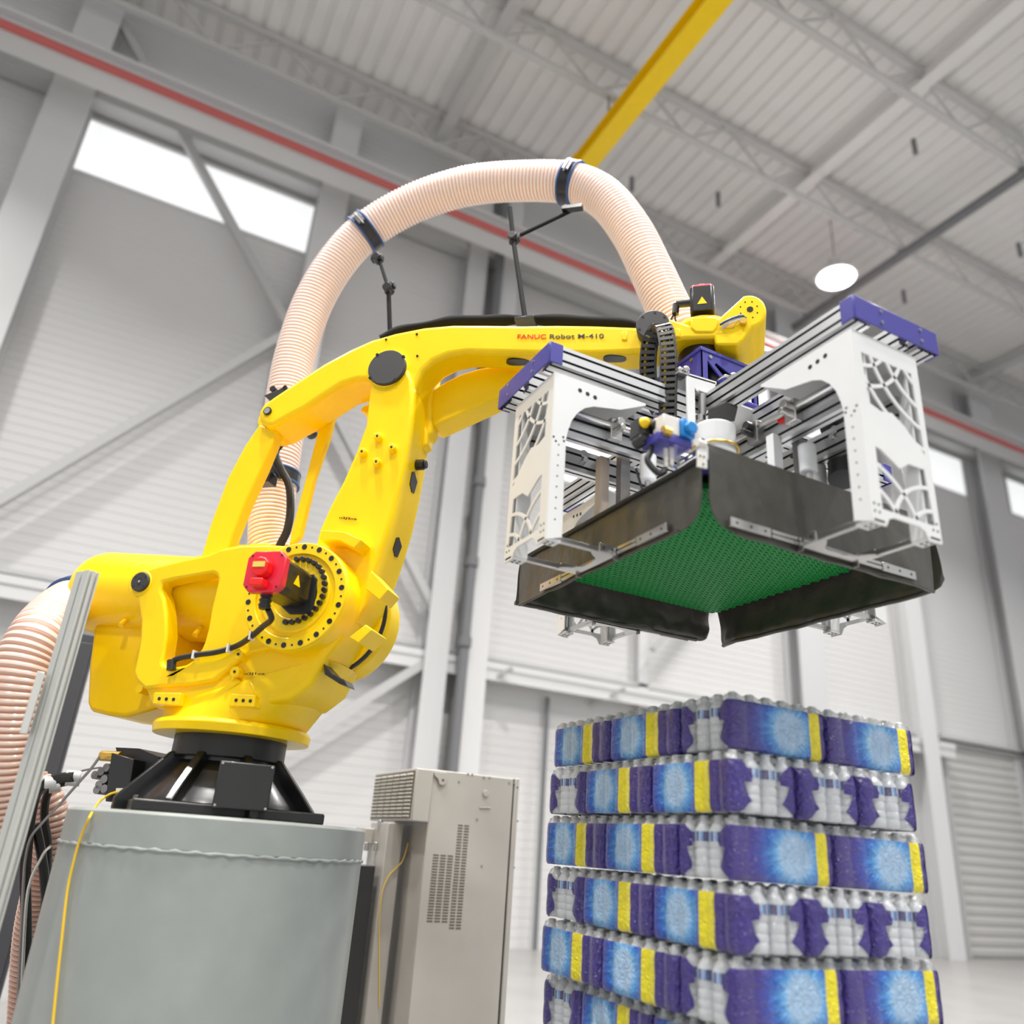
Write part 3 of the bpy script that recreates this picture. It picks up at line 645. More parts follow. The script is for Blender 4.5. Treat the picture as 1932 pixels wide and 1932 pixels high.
# rear lug of the wrist
lug = []
for i in range(15):
    a = R_(-62 + 190*i/14 - 18); lug.append((1414 + 32*math.cos(a)*1.0, 586 - 30*math.sin(a)))
LUG = lug + [(1352,604),(1340,612),(1350,650),(1392,650),(1404,640)]
mb = MB(); slab(mb, LUG, -0.165, 0.165, holes=[]); lg = mb.build('wrist_lug', Y_, robot, bevel=0.010, seg=3)
mb = MB(); disc(mb, (1415, 583), 0.014, -0.168, -0.15, n=20); mb.build('pin_hole', BKg, lg)
mb = MB()
for i in range(8):
    a = R_(45*i+20); disc(mb, (1413 + 17*math.cos(a), 584 + 16*math.sin(a)), 0.0035, -0.167, -0.16, n=6)
mb.build('screw_hole', BKg, lg)
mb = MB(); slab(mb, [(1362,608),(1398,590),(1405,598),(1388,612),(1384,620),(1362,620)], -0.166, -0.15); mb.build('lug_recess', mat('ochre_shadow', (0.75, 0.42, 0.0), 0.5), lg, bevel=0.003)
for k_, (c1, mtl) in enumerate((((1358,613), BLc), ((1362,620), ST))):
    pts = cat_rom([RP(*c1, -0.175), RP(1378, 602+6*k_, -0.19), RP(1400, 596+5*k_, -0.185), RP(1405, 602+4*k_, -0.17)], 6); MB().tube(pts, 0.0055, 8).build('air_line', mtl if k_ else HBL, lg)
mb = MB(); disc(mb, (1402, 604), 0.016, -0.19, -0.165, n=10); mb.build('air_fitting', BRS, lg)
# lower slot in the lug's underside
pts = [(1400,645),(1404,630),(1421,622),(1412,642),(1402,662)]
c_ = RP(1404, 640, 0.165)
mb = MB(); slab(mb, [(1397,664),(1399,640),(1404,632),(1422,623),(1412,646)], -0.0, 0.03); mb.build('lug_slot', BKg, lg)
for o in list(COL.objects):
    if o.name.split('.')[0] in ('bolt_circle', 'bolt_hole', 'screw_hole', 'socket_bolt', 'cap_screw', 'flange_bolt', 'screw', 'cable_connector', 'knob'): o['kind'] = 'stuff'
# lettering on the forearm
def text(s, x0, y0, x1, y1, w, size, m, parent, name='lettering'):
    cu = bpy.data.curves.new(name, 'FONT'); cu.body = s; cu.size = 1; cu.extrude = 0.004; cu.offset = 0.004
    tmp = bpy.data.objects.new(name, cu); COL.objects.link(tmp)
    dg = bpy.context.evaluated_depsgraph_get(); me = bpy.data.meshes.new_from_object(tmp.evaluated_get(dg)); bpy.data.objects.remove(tmp)
    xs = [v.co.x for v in me.vertices]; ys = [v.co.y for v in me.vertices]
    a, b = RP(x0, y0, w), RP(x1, y1, w); dx = (b-a); hgt = size
    for v in me.vertices:
        u = (v.co.x-min(xs))/(max(xs)-min(xs)); q = a + dx*u + Z_*(v.co.y*hgt) + N_*(-v.co.z*0.3); v.co = q
    me.materials.clear(); me.materials.append(m); o = bpy.data.objects.new(name, me); COL.objects.link(o); attach(o, parent) if parent.type == 'EMPTY' else setattr(o, 'parent', parent); return o
bpy.context.view_layer.update()
lab(text('FANUC', 976, 638.5, 1030, 638.5, -0.1785, 0.033, RD2, fa), 'red capital lettering')
lab(text('Robot M-410', 1037, 638.5, 1139, 637.5, -0.1785, 0.033, DG, fa), 'dark lettering')
lab(text('u2J2xa', 640, 978, 673, 981, -0.2035, 0.014, BKg, ua), 'tiny black code')
lab(text('u2J1xa', 461, 1273, 499, 1273, NW-0.003, 0.014, BKg, plate), 'tiny black code')
# ================================================================== THE GRIPPER
H = CH
grip = thing('vacuum_gripper', 'square vacuum gripper with green foam underside and black curtains below the robot wrist', 'gripper', loc=(2.14, 2.5, 1.7+H))
GX, GY = 2.14, 2.5
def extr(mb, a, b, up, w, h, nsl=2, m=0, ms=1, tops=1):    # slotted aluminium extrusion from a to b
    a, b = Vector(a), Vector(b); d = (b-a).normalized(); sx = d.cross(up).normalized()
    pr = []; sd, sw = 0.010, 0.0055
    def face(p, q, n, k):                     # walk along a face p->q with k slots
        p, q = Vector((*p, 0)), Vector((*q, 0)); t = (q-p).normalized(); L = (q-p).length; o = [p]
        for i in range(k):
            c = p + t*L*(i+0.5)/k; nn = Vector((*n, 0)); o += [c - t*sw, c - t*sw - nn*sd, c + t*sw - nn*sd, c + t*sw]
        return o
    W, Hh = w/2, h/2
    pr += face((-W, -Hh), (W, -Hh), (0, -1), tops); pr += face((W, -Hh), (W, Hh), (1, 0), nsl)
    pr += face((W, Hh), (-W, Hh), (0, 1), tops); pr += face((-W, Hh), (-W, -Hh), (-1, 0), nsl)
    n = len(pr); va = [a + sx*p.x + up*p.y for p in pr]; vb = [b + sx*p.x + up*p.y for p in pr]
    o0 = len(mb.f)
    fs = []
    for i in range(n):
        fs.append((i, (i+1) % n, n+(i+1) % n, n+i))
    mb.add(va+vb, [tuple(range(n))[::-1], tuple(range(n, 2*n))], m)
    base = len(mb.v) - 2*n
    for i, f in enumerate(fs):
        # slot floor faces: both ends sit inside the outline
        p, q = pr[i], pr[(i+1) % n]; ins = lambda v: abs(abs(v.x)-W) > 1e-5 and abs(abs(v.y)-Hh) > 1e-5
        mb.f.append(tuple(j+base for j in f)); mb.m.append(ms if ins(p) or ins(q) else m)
Z0, Z1 = 1.710+H, 1.795+H; zc = (Z0+Z1)/2; hh = Z1-Z0
def rail(a, b, w=0.085, h=hh, nsl=2, tops=2, name='beam_profile'):
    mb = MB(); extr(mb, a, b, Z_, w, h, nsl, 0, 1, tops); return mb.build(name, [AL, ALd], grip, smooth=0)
for x in (1.975, 2.295): rail((x, 1.515, zc), (x, 3.485, zc))
for y in (2.33, 2.672):
    rail((1.232, y, zc), (1.93, y, zc)); rail((2.34, y, zc), (3.052, y, zc))
# inner mid rails and cross plates of each beam
rail((2.20, 1.53, zc), (2.20, 2.25, zc), 0.045, hh, 2, 1); rail((2.20, 2.75, zc), (2.20, 3.47, zc), 0.045, hh, 2, 1)
rail((1.245, 2.53, zc), (1.90, 2.53, zc), 0.045, hh, 2, 1); rail((2.38, 2.53, zc), (3.04, 2.53, zc), 0.045, hh, 2, 1)
# navy end caps, U shaped
def endcap(org, o, l, w):                     # o outward unit, l lateral unit, w width
    mb = MB(); org = Vector(org); t = 0.006; r = 0.055
    mb.obox(org + l*w/2 + Z_*hh/2, (l, o, Z_), (w/2, t/2, hh/2+0.002))
    for s_ in (0, 1): mb.obox(org + l*(w*s_) - o*r/2 + Z_*hh/2, (o, l, Z_), (r/2, t/2, hh/2+0.002))
    c = mb.build('end_cap', BL, grip, bevel=0.0015)
    mb = MB()
    for a in (0.30, 0.78):
        for z in (0.02, hh-0.02): mb.cyl(org + l*w*a + Z_*z + o*0.003, org + l*w*a + Z_*z + o*0.009, 0.006, n=10)
    s = mb.build('cap_screw', ST, c); s['kind'] = 'stuff'
    mb = MB(); mb.obox(org + l*w*0.5 - o*0.020 + Z_*(hh-0.012), (l, o, Z_), (w/2-0.01, 0.016, 0.004)); mb.build('cap_plate', WP, grip)
endcap((1.214, 2.285, Z0), -X_, Y3, 0.433); endcap((3.066, 2.285, Z0), X_, Y3, 0.433)
endcap((1.930, 1.500, Z0), -Y3, X_, 0.41); endcap((1.930, 3.500, Z0), Y3, X_, 0.41)
# the four hanging brackets
def bracket(org, o, l, flip=False):
    """org: outer lower near corner; o: outward; l: lateral (0..0.31)"""
    org = Vector(org); W = 0.31; zt = 1.665+H-org.z
    def P(r, t, z): return org - o*r + l*t + Z_*z
    # pierced outer plate
    upo = [(0.035, 0.61), (0.275, 0.61), (0.288, 0.30), (0.262, 0.325), (0.20, 0.385), (0.15, 0.415), (0.10, 0.405), (0.045, 0.42)]
    lwo = [(0.05, 0.265), (0.075, 0.26), (0.12, 0.235), (0.155, 0.215), (0.20, 0.245), (0.272, 0.245), (0.288, 0.05), (0.05, 0.05)]
    out = [(0, 0), (0.035, -0.005), (0.06, -0.005), (0.075, 0.022), (0.10, 0.032), (0.21, 0.032), (0.235, 0.022), (0.25, -0.005), (W, -0.005), (W, zt), (0, zt)]
    mb = MB(); mk = lambda pl, r: [P(r, t, z) for t, z in pl]
    mb.prism(mk(out, 0), mk(out, 0.006), [(mk(upo, 0), mk(upo, 0.006)), (mk(lwo, 0), mk(lwo, 0.006))])
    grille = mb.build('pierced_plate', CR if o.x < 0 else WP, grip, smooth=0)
    # curved tracery bars across the openings, each its own bar
    def inside(p, poly):
        c = False; n = len(poly)
        for i in range(n):
            (x1, y1), (x2, y2) = poly[i], poly[(i+1) % n]
            if (y1 > p[1]) != (y2 > p[1]) and p[0] < (x2-x1)*(p[1]-y1)/(y2-y1)+x1: c = not c
        return c
    fams = [((0.02, 0.70), (0.14, 0.215), upo), ((0.40, 0.72), (0.19, 0.265, 0.34, 0.415), upo), ((0.29, -0.01), (0.11, 0.19), lwo), ((-0.05, -0.06), (0.20, 0.28), lwo)]
    for c, rs, poly in fams:
        for r in rs:
            run = []; runs = []
            for i in range(361):
                a = 2*math.pi*i/360; q = (c[0]+r*math.cos(a), c[1]+r*math.sin(a))
                if inside(q, poly): run.append(a)
                elif run: runs.append(run); run = []
            for rn in runs:
                if len(rn) < 4: continue
                rn = [rn[0]-0.03] + rn[::5] + [rn[-1], rn[-1]+0.03]
                mb = MB(); hw = 0.0065; vs = []; n = len(rn)
                for a in rn:
                    for rr, dd in ((r-hw, 0.0), (r+hw, 0.0), (r+hw, 0.006), (r-hw, 0.006)): vs.append(P(dd+0.0002, c[0]+rr*math.cos(a), c[1]+rr*math.sin(a)))
                fs = [(4*i+j, 4*i+(j+1) % 4, 4*i+4+(j+1) % 4, 4*i+4+j) for i in range(n-1) for j in range(4)] + [(0,1,2,3), tuple(4*(n-1)+j for j in range(4))]
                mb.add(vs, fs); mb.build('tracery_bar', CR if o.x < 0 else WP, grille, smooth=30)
    # C-shaped side plates
    side = [(0.0062, 0), (0.066, 0.02), (0.064, 0.40), (0.070, 0.44), (0.085, 0.49), (0.108, 0.53), (0.140, 0.562), (0.18, 0.582), (0.30, 0.607), (0.42, zt), (0.0062, zt)]
    sps = []
    for t in (0.0, W-0.006):
        mb = MB(); mb.prism([P(r, t, z) for r, z in side], [P(r, t+0.006, z) for r, z in side]); sp = mb.build('side_plate', WP, grip, smooth=30)
        sps.append(sp); mb = MB()
        tt = t-0.0008 if t == 0 else t+0.006
        for k in range(3): mb.cyl(P(0.115+0.034*k, tt, zt-0.035-0.004*k), P(0.115+0.034*k, tt+0.0009, zt-0.035-0.004*k), 0.009, n=14)
        for k in range(8): mb.cyl(P(0.035, tt, 0.08+0.042*k), P(0.035, tt+0.0009, 0.08+0.042*k), 0.0032, n=8)
        for dx, dz in ((0.012,0.40),(0.022,0.385),(0.052,0.41),(0.056,0.395)): mb.cyl(P(dx, tt, dz), P(dx, tt+0.0009, dz), 0.0045, n=8)
        h = mb.build('drilled_holes', BKg, sp); h['kind'] = 'stuff'
    mb = MB()
    for t in (0.015, 0.035, 0.275, 0.295):
        for z in (0.035, 0.06): mb.cyl(P(-0.0006, t, z), P(0.0003, t, z), 0.0045, n=8)
    h = mb.build('drilled_holes', BKg, grille); h['kind'] = 'stuff'
    # inner column walls and feet
    for t0 in (0.006, W-0.056):
        mb = MB(); mb.obox(P(0.033, t0+0.025, 0.006), (o, l, Z_), (0.033, 0.025, 0.006)); ft = mb.build('foot_plate', WP, grip, bevel=0.002)
        mb = MB()
        for dr in (-0.010, 0.010):
            for dt in (-0.010, 0.010): mb.cyl(P(0.033+dr, t0+0.025+dt, -0.001), P(0.033+dr, t0+0.025+dt, 0.002), 0.006, n=8)
        h = mb.build('foot_screw', DG, ft); h['kind'] = 'stuff'
    for t0 in (0.052, W-0.058):
        mb = MB(); mb.prism([P(0.006, t0, 0.01), P(0.066, t0, 0.01), P(0.064, t0, 0.40), P(0.006, t0, 0.62)], [P(0.006, t0+0.006, 0.01), P(0.066, t0+0.006, 0.01), P(0.064, t0+0.006, 0.40), P(0.006, t0+0.006, 0.62)]); mb.build('inner_web', WP, grip, smooth=0)
    mb = MB(); mb.obox(P(0.21, W/2, zt+0.004), (o, l, Z_), (0.21, W/2, 0.004)); mb.build('top_plate', WP, grip)
    # two arms reaching in to the curtain rail and the scalloped plate between them
    for t0 in (0.03, W-0.03):
        mb = MB(); mb.obox(P(0.175, t0, 0.020), (o, l, Z_), (0.125, 0.011, 0.009)); mb.build('clamp_arm', ST, grip, bevel=0.001)
        mb = MB(); mb.obox(P(0.268, t0+(0.012 if t0 > 0.1 else -0.012), 0.028), (o, l, Z_), (0.035, 0.003, 0.016)); tb = mb.build('arm_bracket', ST, grip, bevel=0.001)
        mb = MB(); tt = t0+(0.015 if t0 > 0.1 else -0.015)
        for r in (0.25, 0.287): mb.cyl(P(r, tt-0.001, 0.028), P(r, tt+0.001, 0.028), 0.005, n=8)
        h = mb.build('drilled_holes', BKg, tb); h['kind'] = 'stuff'
    pl = [(0.20, 0.02), (0.22, 0.05)] + [(0.235 + 0.045*math.sin(R_(a)), W/2 - 0.085*math.cos(R_(a))) for a in range(10, 171, 16)] + [(0.22, W-0.05), (0.20, W-0.02), (0.304, W-0.02), (0.304, 0.02)]
    mb = MB(); mb.prism([P(r, t, 0.010) for r, t in pl], [P(r, t, 0.015) for r, t in pl]); mb.build('scalloped_plate', ST, grip, smooth=25)
    # lateral curtain rail made of separate bars
    L = 0.43; mid = W/2; RO = 0.298 if (o.x + o.y) > 0 else 0.311
    for a, b, z, hgt in ((-L, -0.26, 0.030, 0.016), (-0.255, -0.13, 0.022, 0.006), (-0.255, -0.13, 0.038, 0.006), (-0.125, 0.125, 0.027, 0.014), (0.13, 0.255, 0.022, 0.006), (0.13, 0.255, 0.038, 0.006), (0.26, L, 0.030, 0.016)):
        mb = MB(); mb.obox(P(RO, mid+(a+b)/2, z), (l, o, Z_), ((b-a)/2, 0.006, hgt)); rb = mb.build('rail_bar', ST if abs(a) != 0.125 else STd, grip, bevel=0.0015)
        if hgt > 0.015:
            mb = MB()
            for k in range(3): q = mid + a + (b-a)*(0.15+0.35*k); mb.cyl(P(RO-0.0065, q, z), P(RO-0.0055, q, z), 0.005, n=8)
            h = mb.build('rail_screw', BKg, rb); h['kind'] = 'stuff'
    for s_ in (-1, 1): mb = MB(); mb.obox(P(RO, mid + s_*(0.128), 0.022), (l, o, Z_), (0.003, 0.012, 0.024)); mb.build('rail_lug', STd, grip)
bracket((1.240, 2.290, 1.0+H), -X_, Y3)
bracket((1.930, 1.520, 0.985+H), -Y3, X_)
bracket((1.985, 3.480, 1.02+H), Y3, X_)
bracket((3.040, 2.380, 1.05+H), X_, Y3)
# ---- vacuum box: navy frame, grey lid, black inner shroud, green cell mat
BX0, BX1, BY0, BY1 = 1.585, 2.690, 1.860, 3.120
def frame(mb, x0, x1, y0, y1, z0, z1, t):
    mb.box((x0, y0, z0), (x1, y0+t, z1)).box((x0, y1-t, z0), (x1, y1, z1)).box((x0, y0+t, z0), (x0+t, y1-t, z1)).box((x1-t, y0+t, z0), (x1, y1-t, z1))
mb = MB(); frame(mb, BX0, BX1, BY0, BY1, 1.195+H, 1.232+H, 0.03); mb.build('box_frame', BL, grip, bevel=0.002)
MB().box((BX0+0.03, BY0+0.03, 1.215+H), (BX1-0.03, BY1-0.03, 1.225+H)).build('box_lid', WP, grip)
MB().box((BX0+0.035, BY0+0.035, 1.205+H), (BX1-0.035, BY1-0.035, 1.213+H)).build('box_floor', BKg, grip)
gx0, gx1, gy0, gy1 = GX-0.50, GX+0.50, GY-0.57, GY+0.57
MB().box((gx0+0.012, gy0+0.012, 1.182+H), (gx1-0.012, gy1-0.012, 1.205+H)).build('foam_backing', GRh, grip, smooth=0)
px_, py_ = 0.0300, 0.0262; cups = MB(); nn = 10; r0, r1 = 0.0148, 0.0078; z0, z1 = 1.182+H, 1.163+H
iy = 0; y = gy0+0.012
vs_, fs_ = [], []
while y < gy1-0.010:
    x = gx0 + 0.014 + (px_/2 if iy % 2 else 0)
    while x < gx1-0.010:
        o = len(vs_)
        for rr, zz in ((r0, z0+0.004), (r0, z1), (r1, z1), (r1, z1+0.015)):
            for i in range(nn): a = 2*math.pi*i/nn; vs_.append((x+rr*math.cos(a), y+rr*math.sin(a), zz))
        for k in range(3):
            for i in range(nn): fs_.append((o+k*nn+i, o+k*nn+(i+1) % nn, o+(k+1)*nn+(i+1) % nn, o+(k+1)*nn+i))
        fs_.append(tuple(o+3*nn+i for i in range(nn)))
        x += px_
    y += py_; iy += 1
cups.add(vs_, fs_); g = cups.build('foam_cells', GR, grip, smooth=40, merge=False, recalc=False); g['kind'] = 'stuff'
# ---- curtains: waved vinyl sheets with thickness, lower corners cut round
def curtain(a, b, nrm, ztop, zbot, seed, roll=0.0, cut=(0.0, 0.0), flare=0.03, bulge=0.012, amp=1.0):
    a, b = Vector(a), Vector(b); L = (b-a).length; t = (b-a)/L; NS, NT = 90, 22; nrm = Vector(nrm)
    vs = [[], []]
    for i in range(NS+1):
        s = L*i/NS; zb = zbot(s/L) if callable(zbot) else zbot
        for k in (0, 1):
            c = cut[k]; e = s if k == 0 else L-s
            if c and e < c: zb += c*0.8*(1-math.sqrt(max(0, 1-((c-e)/c)**2)))
        for j in range(NT+1):
            q = j/NT; z = ztop + (zb-ztop)*q
            w = noise.noise(Vector((s*5+seed*7, z*4, seed)))*0.026*q + noise.noise(Vector((s*15+seed, z*11, seed*3)))*0.012*(0.3+0.7*q)
            w = w*amp + bulge*math.sin(math.pi*min(1, q*1.15)) + flare*(q**3)*0.4
            p = a + t*s + nrm*w; vs[0].append((p.x, p.y, z)); p = p - nrm*0.003; vs[1].append((p.x, p.y, z))
    mb = MB(); n1 = (NS+1)*(NT+1); fs = []
    ix = lambda k, i, j: k*n1 + i*(NT+1) + j
    for i in range(NS):
        for j in range(NT):
            fs.append((ix(0,i,j), ix(0,i,j+1), ix(0,i+1,j+1), ix(0,i+1,j))); fs.append((ix(1,i,j), ix(1,i+1,j), ix(1,i+1,j+1), ix(1,i,j+1)))
        fs.append((ix(0,i,NT), ix(1,i,NT), ix(1,i+1,NT), ix(0,i+1,NT))); fs.append((ix(0,i,0), ix(0,i+1,0), ix(1,i+1,0), ix(1,i,0)))
    for j in range(NT): fs.append((ix(0,0,j), ix(1,0,j), ix(1,0,j+1), ix(0,0,j+1))); fs.append((ix(0,NS,j), ix(0,NS,j+1), ix(1,NS,j+1), ix(1,NS,j)))
    mb.add(vs[0]+vs[1], fs); c = mb.build('curtain', VN, grip, smooth=60, merge=False)
    if roll:
        pts = []
        for i in range(0, NS+1, 3):
            s = L*i/NS
            if s < cut[0]*0.8 or L-s < cut[1]*0.8: continue
            v = Vector(vs[0][i*(NT+1)+NT]); pts.append(v + Z_*0.004 - nrm*0.002)
        MB().tube(pts, roll, 8).build('hem_roll', VN, c)
    return c
curtain((1.562, 1.855, 0), (1.562, 3.10, 0), (-1, 0, 0), 1.212+H, 1.006+H, 1, 0.006, cut=(0.11, 0.0), flare=-0.01, bulge=0.0, amp=0.4)
curtain((1.588, 1.842, 0), (2.64, 1.842, 0), (0, -1, 0), 1.279+H, lambda s: 0.984+H-0.002*s, 2, 0.006, cut=(0.13, 0.0), flare=-0.01, bulge=0.0, amp=0.55)
curtain((1.575, 3.135, 0), (2.68, 3.135, 0), (0, 1, 0), 1.22+H, lambda s: 1.030+H+0.012*s, 3, 0.010, cut=(0.0, 0.06), flare=0.06)
curtain((2.695, 1.86, 0), (2.695, 3.10, 0), (1, 0, 0), 1.22+H, lambda s: 1.015+H+0.006*s, 4, 0.010, cut=(0.05, 0.0), flare=0.07)
MB().cyl((1.556, 1.86, 1.216+H), (1.556, 3.1, 1.216+H), 0.009, n=10).build('curtain_rod', RB, grip)
# ---- navy gusset block below the robot flange
def gusset(o, l, w, c):                       # truss-cut side plate
    c = Vector(c); zt_, zb_ = 2.175+H, 1.862+H-0.0
    def P(t, z, r=0): return c + l*t + Z_*z - o*r
    out = [(-w, 0), (w, 0), (w, 0.0), (w, 0.16), (w, 0.205), (-w, 0.205)]
    out = [(-w, 0), (w, 0), (w, 0.205), (-w, 0.205)]
    h1 = [(-w+0.035, 0.02), (w*0.22, 0.02), (-w+0.035, 0.165)]; h2 = [(w*0.42, 0.025), (w-0.025, 0.025), (w-0.025, 0.085), (-w+0.085, 0.168), (-w+0.075, 0.155)]
    mb = MB(); mk = lambda pl, r: [P(t, z, r) for t, z in pl]; mb.prism(mk(out, 0), mk(out, 0.008), [(mk(h1, 0), mk(h1, 0.008)), (mk(h2, 0), mk(h2, 0.008))])
    g = mb.build('gusset_plate', BL, grip, smooth=0); mb = MB()
    for t in (-w+0.05, w-0.06): mb.cyl(P(t, 0.185, -0.006), P(t, 0.185, 0.002), 0.009, n=12)
    s = mb.build('gusset_bolt', ST, g); s['kind'] = 'stuff'
gz = 1.865+H
gusset(-X_, -Y3, 0.16, (1.98, 2.49, gz)); gusset(-Y3, X_, 0.16, (2.14, 2.33, gz)); gusset(X_, Y3, 0.16, (2.30, 2.49, gz)); gusset(Y3, -X_, 0.16, (2.14, 2.65, gz))
MB().box((1.975, 2.325, gz+0.205), (2.305, 2.655, gz+0.222)).build('flange_plate', BL, grip, bevel=0.002)
MB().box((1.93, 2.29, gz-0.012), (2.34, 2.70, gz)).build('mounting_plate', BL, grip, bevel=0.002)
MB().cyl((2.14, 2.49, 1.80+H), (2.14, 2.49, gz+0.2), 0.125, n=32).build('centre_hub_dark_fill', BKg, grip)  # black hub carried up inside the gussets to stand for shade in their openings
# pivot plates and post around the hub
MB().box((1.90, 2.25, 1.795+H), (2.38, 2.72, 1.803+H)).build('hub_plate', WP, grip)
def pq(x, y, ax, v): return onaxis(x, y, ax, v)
# white triangular carrier in front of the hub
xf = 1.90
tri = [pq(1291, 708, 0, xf), pq(1352, 727, 0, xf-0.0)]
yb_ = 2.26
cv = [pq(x, y, 1, yb_) for x, y in ((1288,703),(1350,722),(1350,768),(1341,770))]
mb = MB(); mb.prism(cv, [p + Y3*0.008 for p in cv]); mb.build('carrier_plate', WP, grip, bevel=0.001)
cv = [pq(x, y, 1, yb_) for x, y in ((1285,700),(1352,720),(1352,726),(1285,706))]
mb = MB(); mb.prism(cv, [p + Y3*0.12 for p in cv]); mb.build('carrier_flange', WP, grip, bevel=0.001)
for c1, c2 in (((1276,694),(1296,712)), ((1362,708),(1386,722))):
    p = pq(*c1, 1, yb_-0.01); q = pq(*c2, 1, yb_-0.01); mb = MB(); mb.box((p.x, yb_-0.03, q.z), (q.x, yb_+0.03, p.z)); mb.cyl(((p.x+q.x)/2, yb_-0.05, (p.z+q.z)/2), ((p.x+q.x)/2, yb_-0.03, (p.z+q.z)/2), 0.014, n=12); mb.build('clamp_block', ST, grip, bevel=0.006)
a, b = pq(1302, 712, 1, 2.22), pq(1302, 850, 1, 2.22)
MB().box((a.x-0.019, 2.215, b.z), (a.x+0.019, 2.225, a.z)).build('riser_plate', WP, grip, bevel=0.001)
a, b = pq(1325, 745, 1, 2.24), pq(1325, 785, 1, 2.24); mb = MB(); mb.cyl(a, b, 0.016, n=16); mb.build('guide_rod', STd, grip); mb = MB(); mb.lathe(pq(1322, 790, 1, 2.23), Z_, [(-0.018, 0.008), (-0.012, 0.02), (0.012, 0.02), (0.018, 0.008)], n=20); mb.build('rod_end', ST, grip)
pl = [pq(x, y, 2, 1.66+H) for x, y in ((1336,776),(1368,762),(1392,770),(1386,795),(1350,800),(1336,792))]
MB().prism(pl, [p + Z_*0.012 for p in pl]).build('knuckle_plate', DG, grip, bevel=0.002)
# white canister with the brass-coloured band
cc = pq(1349, 850, 1, 2.16); r_ = 0.081
MB().lathe((cc.x, 2.16, 0), Z_, [(cc.z-0.02, r_), (cc.z+0.092, r_), (cc.z+0.098, r_-0.006)], n=48).build('vacuum_canister', WP, grip, bevel=0.003)
mb = MB(); pts = [Vector((cc.x+0.088*math.cos(R_(a)), 2.16+0.088*math.sin(R_(a)), cc.z-0.002)) for a in range(150, 400, 8)]; pts.append(pts[-1]-Z_*0.05); mb.tube(pts, 0.0055, 8); mb.build('band_hose', BRS, grip)
# ---- lower slides and rods under each near beam
def slide(along, lat, off, a, b, z=1.53):      # pneumatic slide below a beam
    P = (lambda s, t, zz: Vector((s, off+t, zz+H))) if along == 'x' else (lambda s, t, zz: Vector((off+t, s, zz+H)))
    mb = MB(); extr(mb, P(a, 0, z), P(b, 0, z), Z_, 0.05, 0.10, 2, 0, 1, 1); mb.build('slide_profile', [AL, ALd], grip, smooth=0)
    MB().cyl(P(a, -0.05 if lat < 0 else 0.05, z+0.035), P(b, -0.05 if lat < 0 else 0.05, z+0.035), 0.013, n=14).build('slide_rod', ST, grip)
    for k, s in enumerate((a+(b-a)*0.42, a+(b-a)*0.72)):
        c = P(s, -0.035 if lat < 0 else 0.035, z+0.02); MB().obox(c, (X_, Y3, Z_), (0.028, 0.028, 0.045)).build('slide_carriage', ST if k == 0 else STd, grip, bevel=0.004)
        mb = MB(); d = Y3 if along == 'x' else X_; mb.cyl(c - d*0.06 + Z_*0.02, c - d*0.02 + Z_*0.02, 0.018, n=14); mb.cyl(c - d*0.075 - Z_*0.01, c - d*0.02 - Z_*0.01, 0.012, n=12); mb.build('locking_knob', BK if k else ST, grip, bevel=0.002)
slide('x', -1, 2.40, 1.31, 1.90); slide('x', 1, 2.60, 1.31, 1.90, 1.50); slide('y', -1, 2.06, 1.60, 2.25); slide('y', 1, 2.24, 1.60, 2.25, 1.50)
slide('y', -1, 2.10, 2.75, 3.42, 1.52); slide('x', -1, 2.45, 2.40, 3.0, 1.52)
mb = MB(); mb.box((2.018, 1.92, 1.545+H), (2.034, 1.955, 1.575+H)); mb.build('red_tag', RD2, grip)
# vertical lift guides down to the box
for x, y, m in ((1.60, 2.50, PLY), (1.66, 2.44, STd), (2.02, 1.98, WP), (2.12, 1.95, STd), (2.0, 3.0, STd), (2.6, 2.5, STd), (2.25, 2.95, WP)):
    MB().box((x-0.022, y-0.018, 1.235+H), (x+0.022, y+0.018, 1.50+H)).build('lift_post', m, grip, bevel=0.002)
for x, y in ((2.10, 1.90), (2.26, 2.0), (1.68, 2.30)):
    mb = MB(); mb.cyl((x, y, 1.235+H), (x, y, 1.45+H), 0.013, n=14); mb.build('lift_rod', ST, grip); mb = MB(); mb.cyl((x, y, 1.34+H), (x, y, 1.45+H), 0.032, n=16); mb.build('lift_bearing', WP, grip, bevel=0.004)
# black corrugated hose on the right
a, b = pq(1568, 790, 1, 1.98), pq(1590, 905, 1, 1.90)
pts = [a.lerp(b, i/90.0) + X_*0.02*math.sin(math.pi*i/90) for i in range(91)]; MB().tube(pts, [0.049 + (0.004 if i % 2 else 0) for i in range(91)], 24).build('vent_hose', RB, grip, smooth=20)
# valve block: blue cover, metal body, navy base, brass port, gauge cluster, black tube
bx = 1.70
c = pq(1288, 815, 1, 1.96)
MB().obox(c, (X_, Y3, Z_), (0.028, 0.034, 0.034)).build('valve_cover', BLc, grip, bevel=0.006)
MB().cyl(c + Vector((0.004, -0.034, 0)), c + Vector((0.004, -0.05, 0)), 0.027, 0.023, n=8).build('valve_cap', BLc, grip, bevel=0.003)
c2 = c + Vector((-0.062, 0.01, 0.0)); MB().obox(c2, (X_, Y3, Z_), (0.034, 0.03, 0.034)).build('valve_body', CR, grip, bevel=0.003)
c3 = c + Vector((-0.045, 0.03, -0.052)); MB().obox(c3, (X_, Y3, Z_), (0.07, 0.05, 0.016)).build('valve_base', BL, grip, bevel=0.004)
MB().cyl(c + Vector((-0.10, -0.02, -0.035)), c + Vector((-0.07, -0.02, -0.035)), 0.018, n=14).build('brass_port', BRS, grip)
